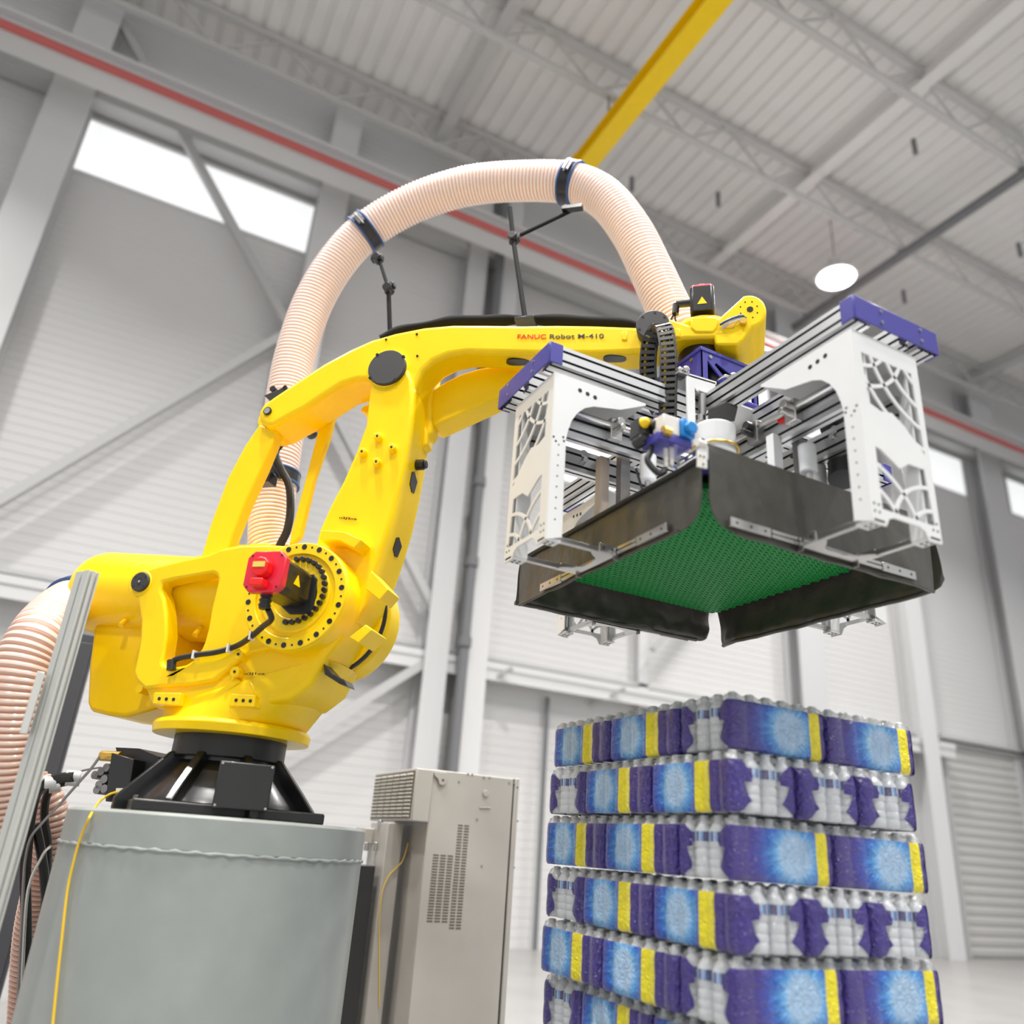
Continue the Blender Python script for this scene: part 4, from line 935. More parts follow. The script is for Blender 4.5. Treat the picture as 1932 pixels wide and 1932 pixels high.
c4 = pq(1217, 815, 1, 2.04); mb = MB(); mb.obox(c4, (X_, Y3, Z_), (0.045, 0.03, 0.035)); mb.cyl(c4 + Vector((0.02, -0.03, 0.01)), c4 + Vector((0.02, -0.055, 0.01)), 0.026, n=20); mb.cyl(c4 + Vector((-0.02, -0.03, -0.045)), c4 + Vector((-0.02, 0.02, -0.045)), 0.024, n=16); gc = mb.build('gauge_cluster', BKg, grip, bevel=0.004)
mb = MB(); mb.lathe(c4 + Vector((-0.028, -0.032, 0.012)), -Y3, [(0, 0.02), (0.02, 0.012), (0.026, 0.006)], n=14); mb.build('yellow_knob', Yp, gc); mb = MB(); mb.cyl(c4 + Vector((0.02, -0.055, 0.01)), c4 + Vector((0.02, -0.058, 0.01)), 0.014, n=14); mb.build('gauge_glass', ST, gc)
pts = cat_rom([c4 + Vector((0.0, -0.03, -0.03)), c4 + Vector((-0.005, -0.04, -0.09)), pq(1222, 870, 1, 2.0), pq(1243, 893, 1, 1.98), pq(1256, 885, 1, 1.98)], 8)
MB().tube(pts, 0.011, 10).build('black_tube', RB, grip)
for x0, x1, y0, y1, m in ((1253,1259,845,882,CR),(1263,1270,842,880,CR)):
    a, b = pq(x0, y0, 1, 1.97), pq(x1, y1, 1, 1.97); MB().box((a.x, 1.965, b.z), (b.x, 1.975, a.z)).build('support_strip', m, grip, bevel=0.001)
o_ = [pq(x, y, 0, 1.60) for x, y in ((1277,871),(1313,848),(1313,860),(1277,884))]; s1 = [pq(x, y, 0, 1.60) for x, y in ((1283,872),(1291,867),(1291,871),(1283,876))]; s2 = [pq(x, y, 0, 1.60) for x, y in ((1298,862),(1306,857),(1306,861),(1298,866))]
mb = MB(); mb.prism(o_, [p + X_*0.004 for p in o_], [(s1, [p + X_*0.004 for p in s1]), (s2, [p + X_*0.004 for p in s2])]); mb.build('slotted_plate', ST, grip, smooth=0)
cp = [pq(x, y, 1, 1.835) for x, y in ((1318,851),(1334,853),(1335,884),(1316,880))]; mb = MB(); mb.prism(cp, [p + Y3*0.006 for p in cp]); mb.cyl(pq(1325, 838, 1, 1.85)-X_*0.02, pq(1325, 838, 1, 1.85)+X_*0.012, 0.013, n=14); cb = mb.build('corner_bracket', CR, grip, bevel=0.001)
mb = MB()
for x, y in ((1321, 860), (1328, 862), (1327, 876)): q = pq(x, y, 1, 1.834); mb.cyl(q, q - Y3*0.001, 0.004, n=8)
h = mb.build('drilled_holes', BKg, cb); h['kind'] = 'stuff'
# thin pneumatic lines among the slides
random.seed(3)
for k in range(7):
    a = Vector((1.55+0.5*random.random(), 2.0+0.25*random.random(), 1.30+H+0.12*random.random())); b = a + Vector((0.35*random.random()+0.1, -0.15+0.3*random.random(), -0.04+0.1*random.random()))
    m_ = (a+b)/2 + Vector((0, 0, -0.05)); MB().tube(cat_rom([a, m_, b], 8), 0.005, 6).build('pneumatic_line', RB if k % 3 else HBL, grip)
# ================================================================== CABLE CHAIN
pts = cat_rom([RP(1243,772,-0.27), RP(1229,745,-0.27), RP(1223,705,-0.28), RP(1224,665,-0.29), RP(1230,638,-0.30), RP(1241,621,-0.33), RP(1252,620,-0.37), RP(1258,638,-0.39), RP(1261,675,-0.40), RP(1261,720,-0.40), RP(1260,765,-0.40), RP(1259,805,-0.40)], 20)
chain = thing('cable_chain', 'black plastic cable chain looping down from the robot wrist', 'cable chain', loc=pts[-1])
lk = MB(); w2, h2, lp = 0.031, 0.017, 0.0145
for s_ in (-1, 1):
    lk.box((s_*w2-0.003, -h2, -lp*0.98), (s_*w2+0.003, h2, lp*0.98)); lk.box((s_*w2-0.001+s_*0.004, -h2*0.6, -lp*1.35), (s_*w2+0.001+s_*0.004, h2*0.6, lp*0.6))
lk.box((-w2, h2-0.004, -0.0085), (w2, h2, 0.0085)); lk.box((-w2, -h2, -0.0085), (w2, -h2+0.004, 0.0085))
cum = [0]
for i in range(1, len(pts)): cum.append(cum[-1] + (pts[i]-pts[i-1]).length)
CHN = mat('chain_plastic', (0.022, 0.021, 0.018), 0.5)
first = None; s = 0.012; inner = []
while s < cum[-1]:
    i = next(k for k in range(1, len(pts)) if cum[k] >= s); f_ = (s-cum[i-1])/(cum[i]-cum[i-1]); p = pts[i-1].lerp(pts[i], f_); t = (pts[i]-pts[i-1]).normalized()
    xx = D_; yy = t.cross(xx).normalized(); xx = yy.cross(t).normalized(); M = Matrix((xx, yy, t)).transposed().to_4x4(); M.translation = p
    if first is None: first = o = lk.build('link', CHN, None, smooth=0)
    else: o = first.copy(); COL.objects.link(o)
    o.parent = chain; o.matrix_local = Matrix.Translation(-chain.location) @ M; s += 0.0295
    inner.append(p)
for dx, m_ in ((-0.014, YC), (0.004, RB), (0.018, RB)):
    MB().tube([p + D_*dx + N_*0.004*math.sin(i) for i, p in enumerate(inner)], 0.006, 8).build('inner_cable', m_, chain)
pt = cat_rom([RP(1243,772,-0.27), RP(1256,800,-0.28), RP(1262,840,-0.32)], 6); MB().tube(pt, 0.012, 8).build('inner_cable', RB, chain)
# ================================================================== HOSES
def hose(path, r, name, label, pitch=0.0235, n=40, ms=None):
    P = cat_rom(path, 30); cum = [0]
    for i in range(1, len(P)): cum.append(cum[-1]+(P[i]-P[i-1]).length)
    L = cum[-1]; K = int(L/pitch)*4; out = []; rr = []; i = 1
    for k in range(K+1):
        s = L*k/K
        while i < len(P)-1 and cum[i] < s: i += 1
        out.append(P[i-1].lerp(P[i], (s-cum[i-1])/max(1e-9, cum[i]-cum[i-1]))); rr.append(r + (0.0, 0.0052, 0.0052, 0.0)[k % 4])
    t = thing(name, label, 'hose', loc=P[0]); mb = MB()
    mb.tube(out, rr, n, mf=lambda k: 1 if k % 4 == 1 else (2 if k % 4 == 3 else 0))
    mb.build('hose_wall', ms or [HP, HW, HC], t, smooth=25, merge=False, recalc=False)
    return t, P, cum
def clampring(t, p, d, r, w=0.030, buckle=None):
    d = d.normalized(); mb = MB(); mb.ringd(p - d*w, p + d*w, r+0.002, r+0.014, n=48); c = mb.build('hose_clamp', BKg, t, bevel=0.002)
    for s_ in (-1, 1): mb = MB(); mb.ringd(p + d*(s_*(w+0.006)-0.006), p + d*(s_*(w+0.006)+0.006), r+0.002, r+0.017, n=48); mb.build('clamp_edge', HBL, c, bevel=0.002)
    if buckle is not None:
        u = (buckle - d*buckle.dot(d)).normalized(); v = d.cross(u); mb = MB(); mb.obox(p + u*(r+0.022), (u, d, v), (0.008, 0.022, 0.03)); mb.cyl(p + u*(r+0.03) - v*0.05, p + u*(r+0.03) + v*0.05, 0.006, n=8); mb.build('clamp_buckle', STd, c, bevel=0.002)
    return c
hw = 0.39
path = [RP(545,1130,hw), RP(516,1050,hw), RP(511,990,hw), RP(520,905,hw), RP(534,810,hw), RP(545,730,hw), RP(560,660,hw), RP(589,575,hw), RP(632,500,hw), RP(690,437,hw), RP(780,384,hw), RP(880,352,hw), RP(980,342,hw), RP(1078,346,hw), RP(1140,374,hw), RP(1190,435,hw), RP(1228,510,hw), RP(1258,575,hw), RP(1285,630,hw), RP(1310,670,hw+0.05)]
HR = 0.117
hz, HPt, hc = hose(path, HR, 'arched_hose', 'ribbed pinkish suction hose arching over the yellow robot arm')
for i, bk_ in ((3, -N_), (9, -N_ - Z_*0.3), (13, -N_)):
    k_ = i*30; clampring(hz, HPt[k_], HPt[k_+1]-HPt[k_-1], HR+0.004, buckle=bk_)
# support rods on the forearm
sup = thing('hose_support', 'black rod stand with clamp holding the arched hose above the elbow', 'hose support', loc=RP(736, 628, 0.12))
a, b, c = RP(736,632,0.12), RP(733,545,0.12), RP(716,492,0.16)
mb = MB(); mb.cyl(a, b, 0.013, n=12); mb.build('rod', MBK, sup); MB().cyl(b, c, 0.010, n=10).build('rod', MBK, sup)
mb = MB(); mb.cyl(b - N_*0.03, b + N_*0.03, 0.028, n=16); mb.cyl(b - Z_*0.03, b + Z_*0.04, 0.021, n=12); mb.obox(b + D_*0.02 + Z_*0.02, (D_, N_, Z_), (0.018, 0.02, 0.012)); mb.build('rod_joint', BKg, sup, bevel=0.004)
mb = MB(); q = RP(712,488,0.16); mb.cyl(q - N_*0.03, q + N_*0.03, 0.026, n=14); mb.obox(q, (D_, N_, Z_), (0.035, 0.02, 0.018)); mb.build('rod_joint', BKg, sup, bevel=0.004)
sup2 = thing('hose_support', 'black rod stand on the forearm with a side rod to the upper hose clamp', 'hose support', loc=RP(990, 605, 0.0))
a, b, c, d = RP(992,610,-0.03), RP(968,450,0.10), RP(962,392,0.13), RP(1088,393,0.26)
mb = MB(); mb.cyl(a, b, 0.013, n=12); mb.build('rod', MBK, sup2); MB().cyl(b, c, 0.013, n=12).build('rod', MBK, sup2); MB().cyl(b, d, 0.011, n=12).build('rod', MBK, sup2)
mb = MB(); mb.cyl(b - N_*0.035, b + N_*0.035, 0.026, n=16); mb.cyl(b - Z_*0.035, b + Z_*0.03, 0.022, n=12); mb.obox(b + D_*0.01, (D_, N_, Z_), (0.03, 0.02, 0.02)); mb.build('rod_joint', BKg, sup2, bevel=0.005)
q = RP(1080, 393, 0.22); mb = MB(); mb.obox(q, (D_, N_, Z_), (0.06, 0.02, 0.014)); mb.cyl(q - D_*0.05, q - D_*0.05 + Z_*0.03, 0.014, n=10); mb.build('rod_bracket', BKg, sup2, bevel=0.003)
mb = MB(); q = RP(992, 608, -0.06); mb.obox(q, (D_, N_, Z_), (0.05, 0.04, 0.010)); mb.build('rod_foot', BKg, sup2, bevel=0.003)
# black cable bundle lying along the forearm
pth = [RP(x, y, 0.06) for x, y in ((720,642),(760,624),(820,612),(870,606),(930,605),(985,603),(1050,605),(1120,608),(1190,613),(1215,625))]
t = tag(MB().tube(cat_rom(pth, 8), [0.030+0.007*math.sin(i*0.35)*math.sin(i*0.11) for i in range(73)], 12).build('cable_bundle', MBK), 'black cable bundle lying along the top of the forearm', 'cable')
# cables hanging beside the rear hose
t = thing('hanging_cables', 'black cable loom hanging from the rear link beside the ribbed hose', 'cable', loc=RP(535, 1020, 0.1))
for pp, r in (([(572,806),(548,822),(520,850),(530,885),(545,915),(548,960),(542,1000),(528,1030),(515,1070)], 0.021), ([(545,812),(528,825),(518,850),(512,876)], 0.018), ([(560,810),(525,850),(497,884)], 0.008), ([(536,830),(514,836),(512,870),(530,900)], 0.016)):
    MB().tube(cat_rom([RP(x, y, 0.13) for x, y in pp], 8), r, 10).build('cable', RB, t)
mb = MB(); disc(mb, (573, 803), 0.032, 0.06, 0.16, n=20); disc(mb, (490, 893), 0.03, 0.08, 0.16, n=14); q = RP(500,905,0.12); mb.obox(q, (D_, N_, Z_), (0.05, 0.04, 0.03)); cbd = mb.build('clamp_body', BKg, t, bevel=0.005); cbd['kind'] = 'stuff'
# ================================================================== PEDESTAL, POST, CABINET
t = thing('round_pedestal', 'round grey painted steel pedestal under the robot', 'pedestal', loc=(J1.x, J1.y, 0)); PR_ = 0.605; PJ = J1 + D_*0.035
mb = MB(); mb.lathe(PJ, Z_, [(0, PR_), (CH-0.085, PR_)], n=96); pd_ = mb.build('pedestal_drum', PG, t, smooth=40)
mb = MB(); mb.lathe(PJ, Z_, [(CH-0.078, PR_-0.002), (CH-0.078, PR_), (CH+0.035, PR_), (CH+0.045, PR_-0.012)], n=96); mb.build('top_plate', PG, t, smooth=40, bevel=0.003)
mb = MB(); pts = [PJ + Vector((math.cos(2*math.pi*i/160)*(PR_+0.001), math.sin(2*math.pi*i/160)*(PR_+0.001), CH-0.082 + 0.002*math.sin(i*1.9))) for i in range(161)]
mb.tube(pts, [0.0055+0.002*math.sin(i*2.3) for i in range(161)], 8); mb.build('weld_seam', PG, t)
mb = MB(); mb.lathe(PJ, Z_, [(0, PR_+0.12), (0.03, PR_+0.12)], n=96); mb.build('base_ring', PG, t)
# aluminium post at the left
P0 = ORG + ray(166, 1080)*3.15; px0, py0 = P0.x, P0.y; ztp = P0.z
t = thing('aluminium_post', 'pale slotted aluminium post at the left edge in front of the floor hose', 'post', loc=(px0, py0, 0))
mb = MB(); a_, b_ = Vector((px0, py0, 0.0)), Vector((px0, py0, ztp)); extr(mb, a_, b_, Vector((0.86, 0.5, 0)).normalized(), 0.09, 0.045, 2, 0, 1, 1)
PGa = mat('post_aluminium', (0.56, 0.57, 0.54), 0.45, 0.25); mb.build('post_profile', [PGa, PGa], t, smooth=0, bevel=0.001)
MB().box((px0-0.07, py0-0.02, ztp-0.62), (px0-0.045, py0+0.02, ztp-0.40)).build('post_bracket', PGa, t, bevel=0.002)
t = thing('dark_locker', 'tall dark grey locker out of focus between post and pedestal', 'locker', loc=(-0.3, 6.3, 0))
p1 = onaxis(185, 1200, 1, 6.2); p2 = onaxis(118, 1520, 1, 6.2)
mb = MB().box((p1.x-0.34, 6.2, 0), (p1.x+0.0, 6.6, p1.z)); mb.build('locker_body', DRK, t, bevel=0.004); MB().box((p1.x-0.32, 6.185, 0.08), (p1.x-0.02, 6.2, p1.z-0.06)).build('locker_door', DRK, t, bevel=0.003)
# floor hose at the left
lh = [(225,1128),(180,1128),(140,1136),(112,1154),(90,1176),(72,1200),(48,1245),(30,1300),(16,1370),(0,1450),(-18,1540),(-42,1640),(-75,1760),(-100,1900),(-120,2050)]
ld_ = [4.60, 4.42, 4.20, 3.98, 3.80, 3.68, 3.60, 3.55, 3.52] + [3.50]*20
lp_ = [ORG + ray(x, y)*ld_[i] for i, (x, y) in enumerate(lh)]
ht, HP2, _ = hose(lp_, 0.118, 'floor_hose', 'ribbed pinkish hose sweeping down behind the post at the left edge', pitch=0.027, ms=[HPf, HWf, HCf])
clampring(ht, HP2[62], HP2[64]-HP2[60], 0.122, 0.02)
lp2 = [ORG + ray(x, y)*3.85 for x, y in ((60,1480),(82,1500),(96,1540),(94,1600),(80,1660),(60,1760),(50,1900),(40,2100))]
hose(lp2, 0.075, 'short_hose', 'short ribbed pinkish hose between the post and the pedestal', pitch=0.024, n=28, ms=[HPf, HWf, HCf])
# cables at the base's connector side
def cable(name, label, pp, d, r, m, sub=None):
    P = [ORG + ray(x, y)*(d[i] if isinstance(d, list) else d) for i, (x, y) in enumerate(pp)]
    return tag(MB().tube(cat_rom(P, 8), r, 10).build(name, m), label, 'cable')
c1 = cable('power_cable', 'thick black cable with white plug, left one of the two beside the pedestal', [(138,1466),(112,1468),(88,1478),(68,1500),(58,1540),(52,1590),(48,1660),(50,1760),(46,1900),(40,2150)], 3.55, 0.022, RB)
c2 = cable('power_cable', 'thick black cable with white plug, right one crossing behind the steel line', [(140,1474),(118,1477),(98,1486),(86,1510),(84,1550),(90,1590),(88,1660),(80,1760),(70,1900),(60,2150)], 3.72, 0.018, RB)
c3 = cable('control_cable', 'black cable fork running down right of the two plugged cables', [(66,1555),(74,1590),(80,1625),(84,1660),(90,1760),(84,1900),(74,2150)], 3.60, 0.020, RB)
for c, q in ((c1, (138,1464)), (c2, (138,1473))):
    p = ORG + ray(*q)*(3.57 if c is c1 else 3.72); MB().cyl(p - X_*0.03, p + X_*0.03, 0.024, n=14).build('plug', WP, c, bevel=0.003)
    p = ORG + ray(q[0]-42 if c is c1 else q[0]-34, q[1]+14)*(3.54 if c is c1 else 3.71); MB().cyl(p - X_*0.025, p + X_*0.02 + Z_*0.01, 0.026, n=14).build('sleeve', WP, c, bevel=0.002)
cable('steel_line', 'thin bare steel line running from the base connectors down to the left', [(188,1428),(172,1450),(150,1475),(110,1520),(80,1552),(58,1580),(48,1620),(44,1670),(38,1800),(28,2000),(20,2200)], 3.50, 0.006, STd)
cable('steel_line', 'short lower steel line crossing the black cables beside the pedestal', [(96,1596),(85,1606),(76,1622),(66,1640),(58,1660),(50,1700),(44,1800),(36,2000),(30,2200)], 3.40, 0.006, ST)
cable('earth_wire', 'thin steel wire loop left of the connector panel', [(190,1448),(165,1452),(142,1458)], 3.7, 0.004, STd)
def drumhit(x, y):                            # where a sight line meets the pedestal's rim, a finger's width off it
    r = ray(x, y); a = r.x*r.x+r.y*r.y; ex, ey = -PJ.x, -PJ.y; b = r.x*ex+r.y*ey; c = ex*ex+ey*ey-(PR_+0.012)**2; q = b*b-a*c
    return ORG + r*((-b-math.sqrt(q))/a) if q > 0 else ORG + r*(-b/a)
P = [drumhit(x, y) for x, y in ((172,1536),(158,1566),(147,1596),(138,1630),(130,1665),(124,1705),(118,1760),(108,1850),(98,1950),(90,2050))]
P = [RP(222, 1494, -0.21), ORG + ray(206, 1499)*3.42, ORG + ray(188, 1512)*3.36] + P
tag(MB().tube(cat_rom(P, 8), 0.0048, 8).build('network_cable', YC), 'thin yellow network cable drooping over the grey pedestal', 'cable')
# controller cabinet
t = thing('control_cabinet', 'beige control cabinet with vent slots behind the pedestal', 'cabinet', loc=(2.3, 5.3, 0))
cx0, cx1, cy0, cy1 = 2.0, 2.62, 5.0, 5.62; cz = onaxis(830, 1453, 1, 5.0).z
def cslots(mb, x0, x1, z0, z1, nc, nr, y=5.0):
    w = (x1-x0)/nc; h = (z1-z0)/nr
    for i in range(nc):
        for j in range(nr): mb.box((x0+w*(i+0.12), y-0.0015, z0+h*(j+0.25)), (x0+w*(i+0.88), y+0.001, z0+h*(j+0.7)))
MB().box((cx0, cy0, 0.05), (cx1-0.045, cy1, cz)).build('cabinet_body', CB, t, bevel=0.006)
MB().box((cx1-0.045, cy0+0.004, 0.05), (cx1-0.035, cy1-0.004, cz-0.003)).build('door_gasket', BKg, t)
dr = MB().box((cx1-0.035, cy0-0.004, 0.05), (cx1, cy1, cz+0.004)).build('cabinet_door', CB, t, bevel=0.006)
q = onaxis(991, 1549, 1, 5.0); MB().cyl((cx1, 5.05, q.z), (cx1+0.03, 5.05, q.z), 0.012, n=10).build('door_knob', STd, dr)
a = onaxis(863, 1554, 1, 5.0); b = onaxis(887, 1554, 1, 5.0); c = onaxis(863, 1668, 1, 5.0); mb = MB(); cslots(mb, a.x, b.x, c.z-0.25, a.z, 2, 36); v = mb.build('vent_slots', CBd, t, smooth=0); v['kind'] = 'stuff'
a = onaxis(816, 1610, 1, 5.0); b = onaxis(857, 1610, 1, 5.0); mb = MB(); cslots(mb, a.x, b.x, a.z-0.38, a.z, 3, 24); v = mb.build('vent_slots', CBd, t, smooth=0); v['kind'] = 'stuff'
# lifting eye plate and screws
q = onaxis(835, 1463, 1, 4.99); mb = MB(); ep = [onaxis(x, y, 1, 4.985) for x, y in ((820,1456),(843,1458),(844,1470),(841,1479),(835,1482),(829,1479),(827,1470),(820,1463))]; mb.prism(ep, [p + Y3*0.014 for p in ep]); e = mb.build('lifting_eye', CB, t, bevel=0.002)
q = onaxis(836, 1472, 1, 4.984); MB().cyl(q, q + Y3*0.002, 0.009, n=12).build('eye_hole', CBd, e)
mb = MB()
for x, y in ((866,1475),(883,1460),(891,1461),(913,1467),(924,1467),(961,1477),(970,1477),(976,1486),(900,1546),(909,1634),(970,1637),(973,1550)): q = onaxis(x, y, 1, 4.999); mb.cyl(q, q - Y3*0.003, 0.006, n=8)
s_ = mb.build('cabinet_screw', STd, t); s_['kind'] = 'stuff'
q = onaxis(916, 1497, 1, 4.999); mb = MB(); mb.cyl(q, q - Y3*0.008, 0.020, n=20); mb.build('hole_plug', CB, t, bevel=0.002)
a, b = onaxis(905, 1524, 1, 4.998), onaxis(925, 1524, 1, 4.998); MB().cyl(a, b, 0.004, n=8).build('name_plate_bar', STd, t)
# cooling unit on the cabinet's left side, louvre by louvre
c = thing('cooling_unit', 'beige louvred cooling unit on the left side of the control cabinet', 'cooler', loc=(1.94, 5.4, cz-0.2))
ux0, uy0, uy1 = 1.885, 5.0, 5.80; uz1 = onaxis(785, 1449, 1, uy0).z; uz0 = onaxis(776, 1549, 1, uy0).z
MB().box((ux0, uy0-0.012, uz0), (1.999, uy1, uz1)).build('unit_case', CB, c, bevel=0.006)
nc, nr = 6, 12; w = (uy1-uy0-0.04)/nc; h = (uz1-uz0-0.04)/nr
lv = MB(); lv.add([(0,0,0),(0,w*0.76,0),(-0.014,w*0.76,h*0.30),(-0.014,0,h*0.30),(0,w*0.76,h*0.62),(0,0,h*0.62)], [(0,1,2,3),(3,2,4,5),(0,3,5),(1,4,2)])
l0 = None; MB().box((ux0-0.002, uy0+0.012, uz0+0.015), (ux0-0.0005, uy1-0.012, uz1-0.015)).build('louvre_backing', CBd, c)
for i in range(nc):
    for j in range(nr):
        if l0 is None: l0 = o = lv.build('louvre', CR, None, smooth=0)
        else: o = l0.copy(); COL.objects.link(o)
        o.parent = c; o.matrix_parent_inverse = Matrix.Translation(-c.location); o.location = (ux0-0.003, uy0+0.02+w*(i+0.08), uz0+0.022+h*j)
# lower side box with pipe stubs and cable, between pedestal and cabinet
c = thing('side_duct', 'beige duct box below the louvred cooling unit', 'duct', loc=(1.9, 5.5, 0.6))
a = onaxis(733, 1552, 1, 5.25); b = onaxis(762, 1553, 1, 5.25)
MB().box((a.x, 5.25, 0.1), (b.x, 5.6, a.z)).build('duct_box', CB, c, bevel=0.004)
a = onaxis(689, 1562, 1, 5.5); b = onaxis(730, 1595, 1, 5.5); MB().box((a.x, 5.5, b.z), (b.x, 5.7, a.z)).build('junction_box', CB, c, bevel=0.004)
for x, y in ((716,1563),(718,1590),(690,1605),(708,1605)): q = onaxis(x, y, 1, 5.42); MB().cyl(q, q + Z_*0.05, 0.018, n=12).build('pipe_fitting', ST, c, bevel=0.002)
q0, q1 = onaxis(717,1570,1,5.45), onaxis(717,1592,1,5.45); MB().cyl(q0, q1, 0.008, n=8).build('copper_line', STd, c)
a = onaxis(678, 1632, 1, 5.3); b = onaxis(709, 1632, 1, 5.3); MB().box((a.x, 5.3, 0), (b.x, 5.5, a.z)).build('black_box', BK, c, bevel=0.004)
P = [onaxis(x, y, 1, 5.244) for x, y in ((770,1590),(764,1612),(757,1628),(745,1640),(732,1655),(720,1690),(716,1760),(716,1900))]; tag(MB().tube(cat_rom(P, 8), 0.0028, 8).build('signal_wire', YC), 'thin yellow wire hanging in front of the control cabinet side', 'cable')
# ================================================================== WATER PACKS
def link(nt, a, b): nt.links.new(a, b)
def graph(m):
    m.use_nodes = True; nt = m.node_tree
    def N(t, **kw):
        n = nt.nodes.new(t)
        for k, v in kw.items(): setattr(n, k, v)
        return n
    def math_(op, a, b=None, c=None, clamp=False):
        n = N('ShaderNodeMath', operation=op); n.use_clamp = clamp
        for i, v in enumerate((a, b, c)):
            if v is None: continue
            if isinstance(v, (int, float)): n.inputs[i].default_value = v
            else: nt.links.new(v, n.inputs[i])
        return n.outputs[0]
    return nt, N, math_
PURP, NAVY, BLUE, LITE, YEL = (0.040, 0.020, 0.20, 1), (0.02, 0.015, 0.17, 1), (0.01, 0.12, 0.52, 1), (0.32, 0.48, 0.68, 1), (0.86, 0.74, 0.0, 1)
def film_bump(nt, N, b, tc):
    n2 = N('ShaderNodeTexNoise'); n2.inputs['Scale'].default_value = 38; n2.inputs['Detail'].default_value = 3; n2.inputs['Distortion'].default_value = 1.5
    nt.links.new(tc, n2.inputs['Vector']); bp = N('ShaderNodeBump'); bp.inputs['Strength'].default_value = 0.85; bp.inputs['Distance'].default_value = 0.022
    nt.links.new(n2.outputs[0], bp.inputs['Height']); nt.links.new(bp.outputs[0], b.inputs['Normal'])
def ramp(nt, N, fac, stops, interp='LINEAR'):
    r = N('ShaderNodeValToRGB'); r.color_ramp.interpolation = interp; e = r.color_ramp.elements
    while len(e) > 1: e.remove(e[-1])
    e[0].position, e[0].color = stops[0]
    for p, c in stops[1:]: q = e.new(p); q.color = c
    nt.links.new(fac, r.inputs[0]); return r.outputs[0]
def long_side(rear=False):
    m = bpy.data.materials.new('film_long_side'); nt, N, M = graph(m); b = nt.nodes['Principled BSDF']
    uv = N('ShaderNodeUVMap'); sp = N('ShaderNodeSeparateXYZ'); nt.links.new(uv.outputs[0], sp.inputs[0]); u, v = sp.outputs[0], sp.outputs[1]
    tc = N('ShaderNodeTexCoord').outputs['Object']
    # frosty burst around (0.60, 0.5): radius jittered by angle noise
    du = M('MULTIPLY', M('SUBTRACT', u, 0.34 if rear else 0.585), 2.3 if rear else 1.9); dv = M('SUBTRACT', v, 0.52); rad = M('SQRT', M('ADD', M('MULTIPLY', du, du), M('MULTIPLY', M('MULTIPLY', dv, dv), 0.55)))
    ang = M('ARCTAN2', dv, du); cx = N('ShaderNodeCombineXYZ'); nt.links.new(M('MULTIPLY', ang, 4.5), cx.inputs[0]); nt.links.new(M('MULTIPLY', rad, 1.2), cx.inputs[1])
    nz = N('ShaderNodeTexNoise'); nz.inputs['Scale'].default_value = 2.4; nz.inputs['Detail'].default_value = 4; nt.links.new(cx.outputs[0], nz.inputs['Vector'])
    rj = M('ADD', rad, M('MULTIPLY', M('SUBTRACT', nz.outputs[0], 0.5), 0.34))
    burst = ramp(nt, N, rj, [(0.0, LITE), (0.26, (0.36, 0.54, 0.76, 1)), (0.36, (0.10, 0.36, 0.72, 1)), (0.50, BLUE), (0.62, (0.02, 0.06, 0.40, 1)), (0.80, (0.04, 0.025, 0.26, 1)), (1.0, PURP)])
    # left of the pack fades to violet
    fl = ramp(nt, N, M('ADD', u, M('MULTIPLY', M('SUBTRACT', nz.outputs[0], 0.5), 0.12)), [(0.0, (1, 1, 1, 1)), (0.10, (0.8, 0.8, 0.8, 1)), (0.26, (0, 0, 0, 1))] if not rear else [(0.0, (0, 0, 0, 1)), (1, (0, 0, 0, 1))])
    mx = N('ShaderNodeMix', data_type='RGBA'); nt.links.new(fl, mx.inputs[0]); nt.links.new(burst, mx.inputs[6]); mx.inputs[7].default_value = PURP
    # yellow band and the violet end, hard edges
    ya_, yb_2 = (0.575, 0.745) if rear else (0.80, 0.905)
    yb = M('MULTIPLY', M('GREATER_THAN', u, ya_), M('LESS_THAN', u, yb_2)); pe = M('GREATER_THAN', u, yb_2)
    m2 = N('ShaderNodeMix', data_type='RGBA'); nt.links.new(yb, m2.inputs[0]); nt.links.new(mx.outputs[2], m2.inputs[6]); m2.inputs[7].default_value = YEL
    m3 = N('ShaderNodeMix', data_type='RGBA'); nt.links.new(pe, m3.inputs[0]); nt.links.new(m2.outputs[2], m3.inputs[6]); m3.inputs[7].default_value = PURP
    nt.links.new(m3.outputs[2], b.inputs['Base Color']); b.inputs['Roughness'].default_value = 0.22; b.inputs['Coat Weight'].default_value = 0.8; b.inputs['Coat Roughness'].default_value = 0.04
    film_bump(nt, N, b, tc); return m
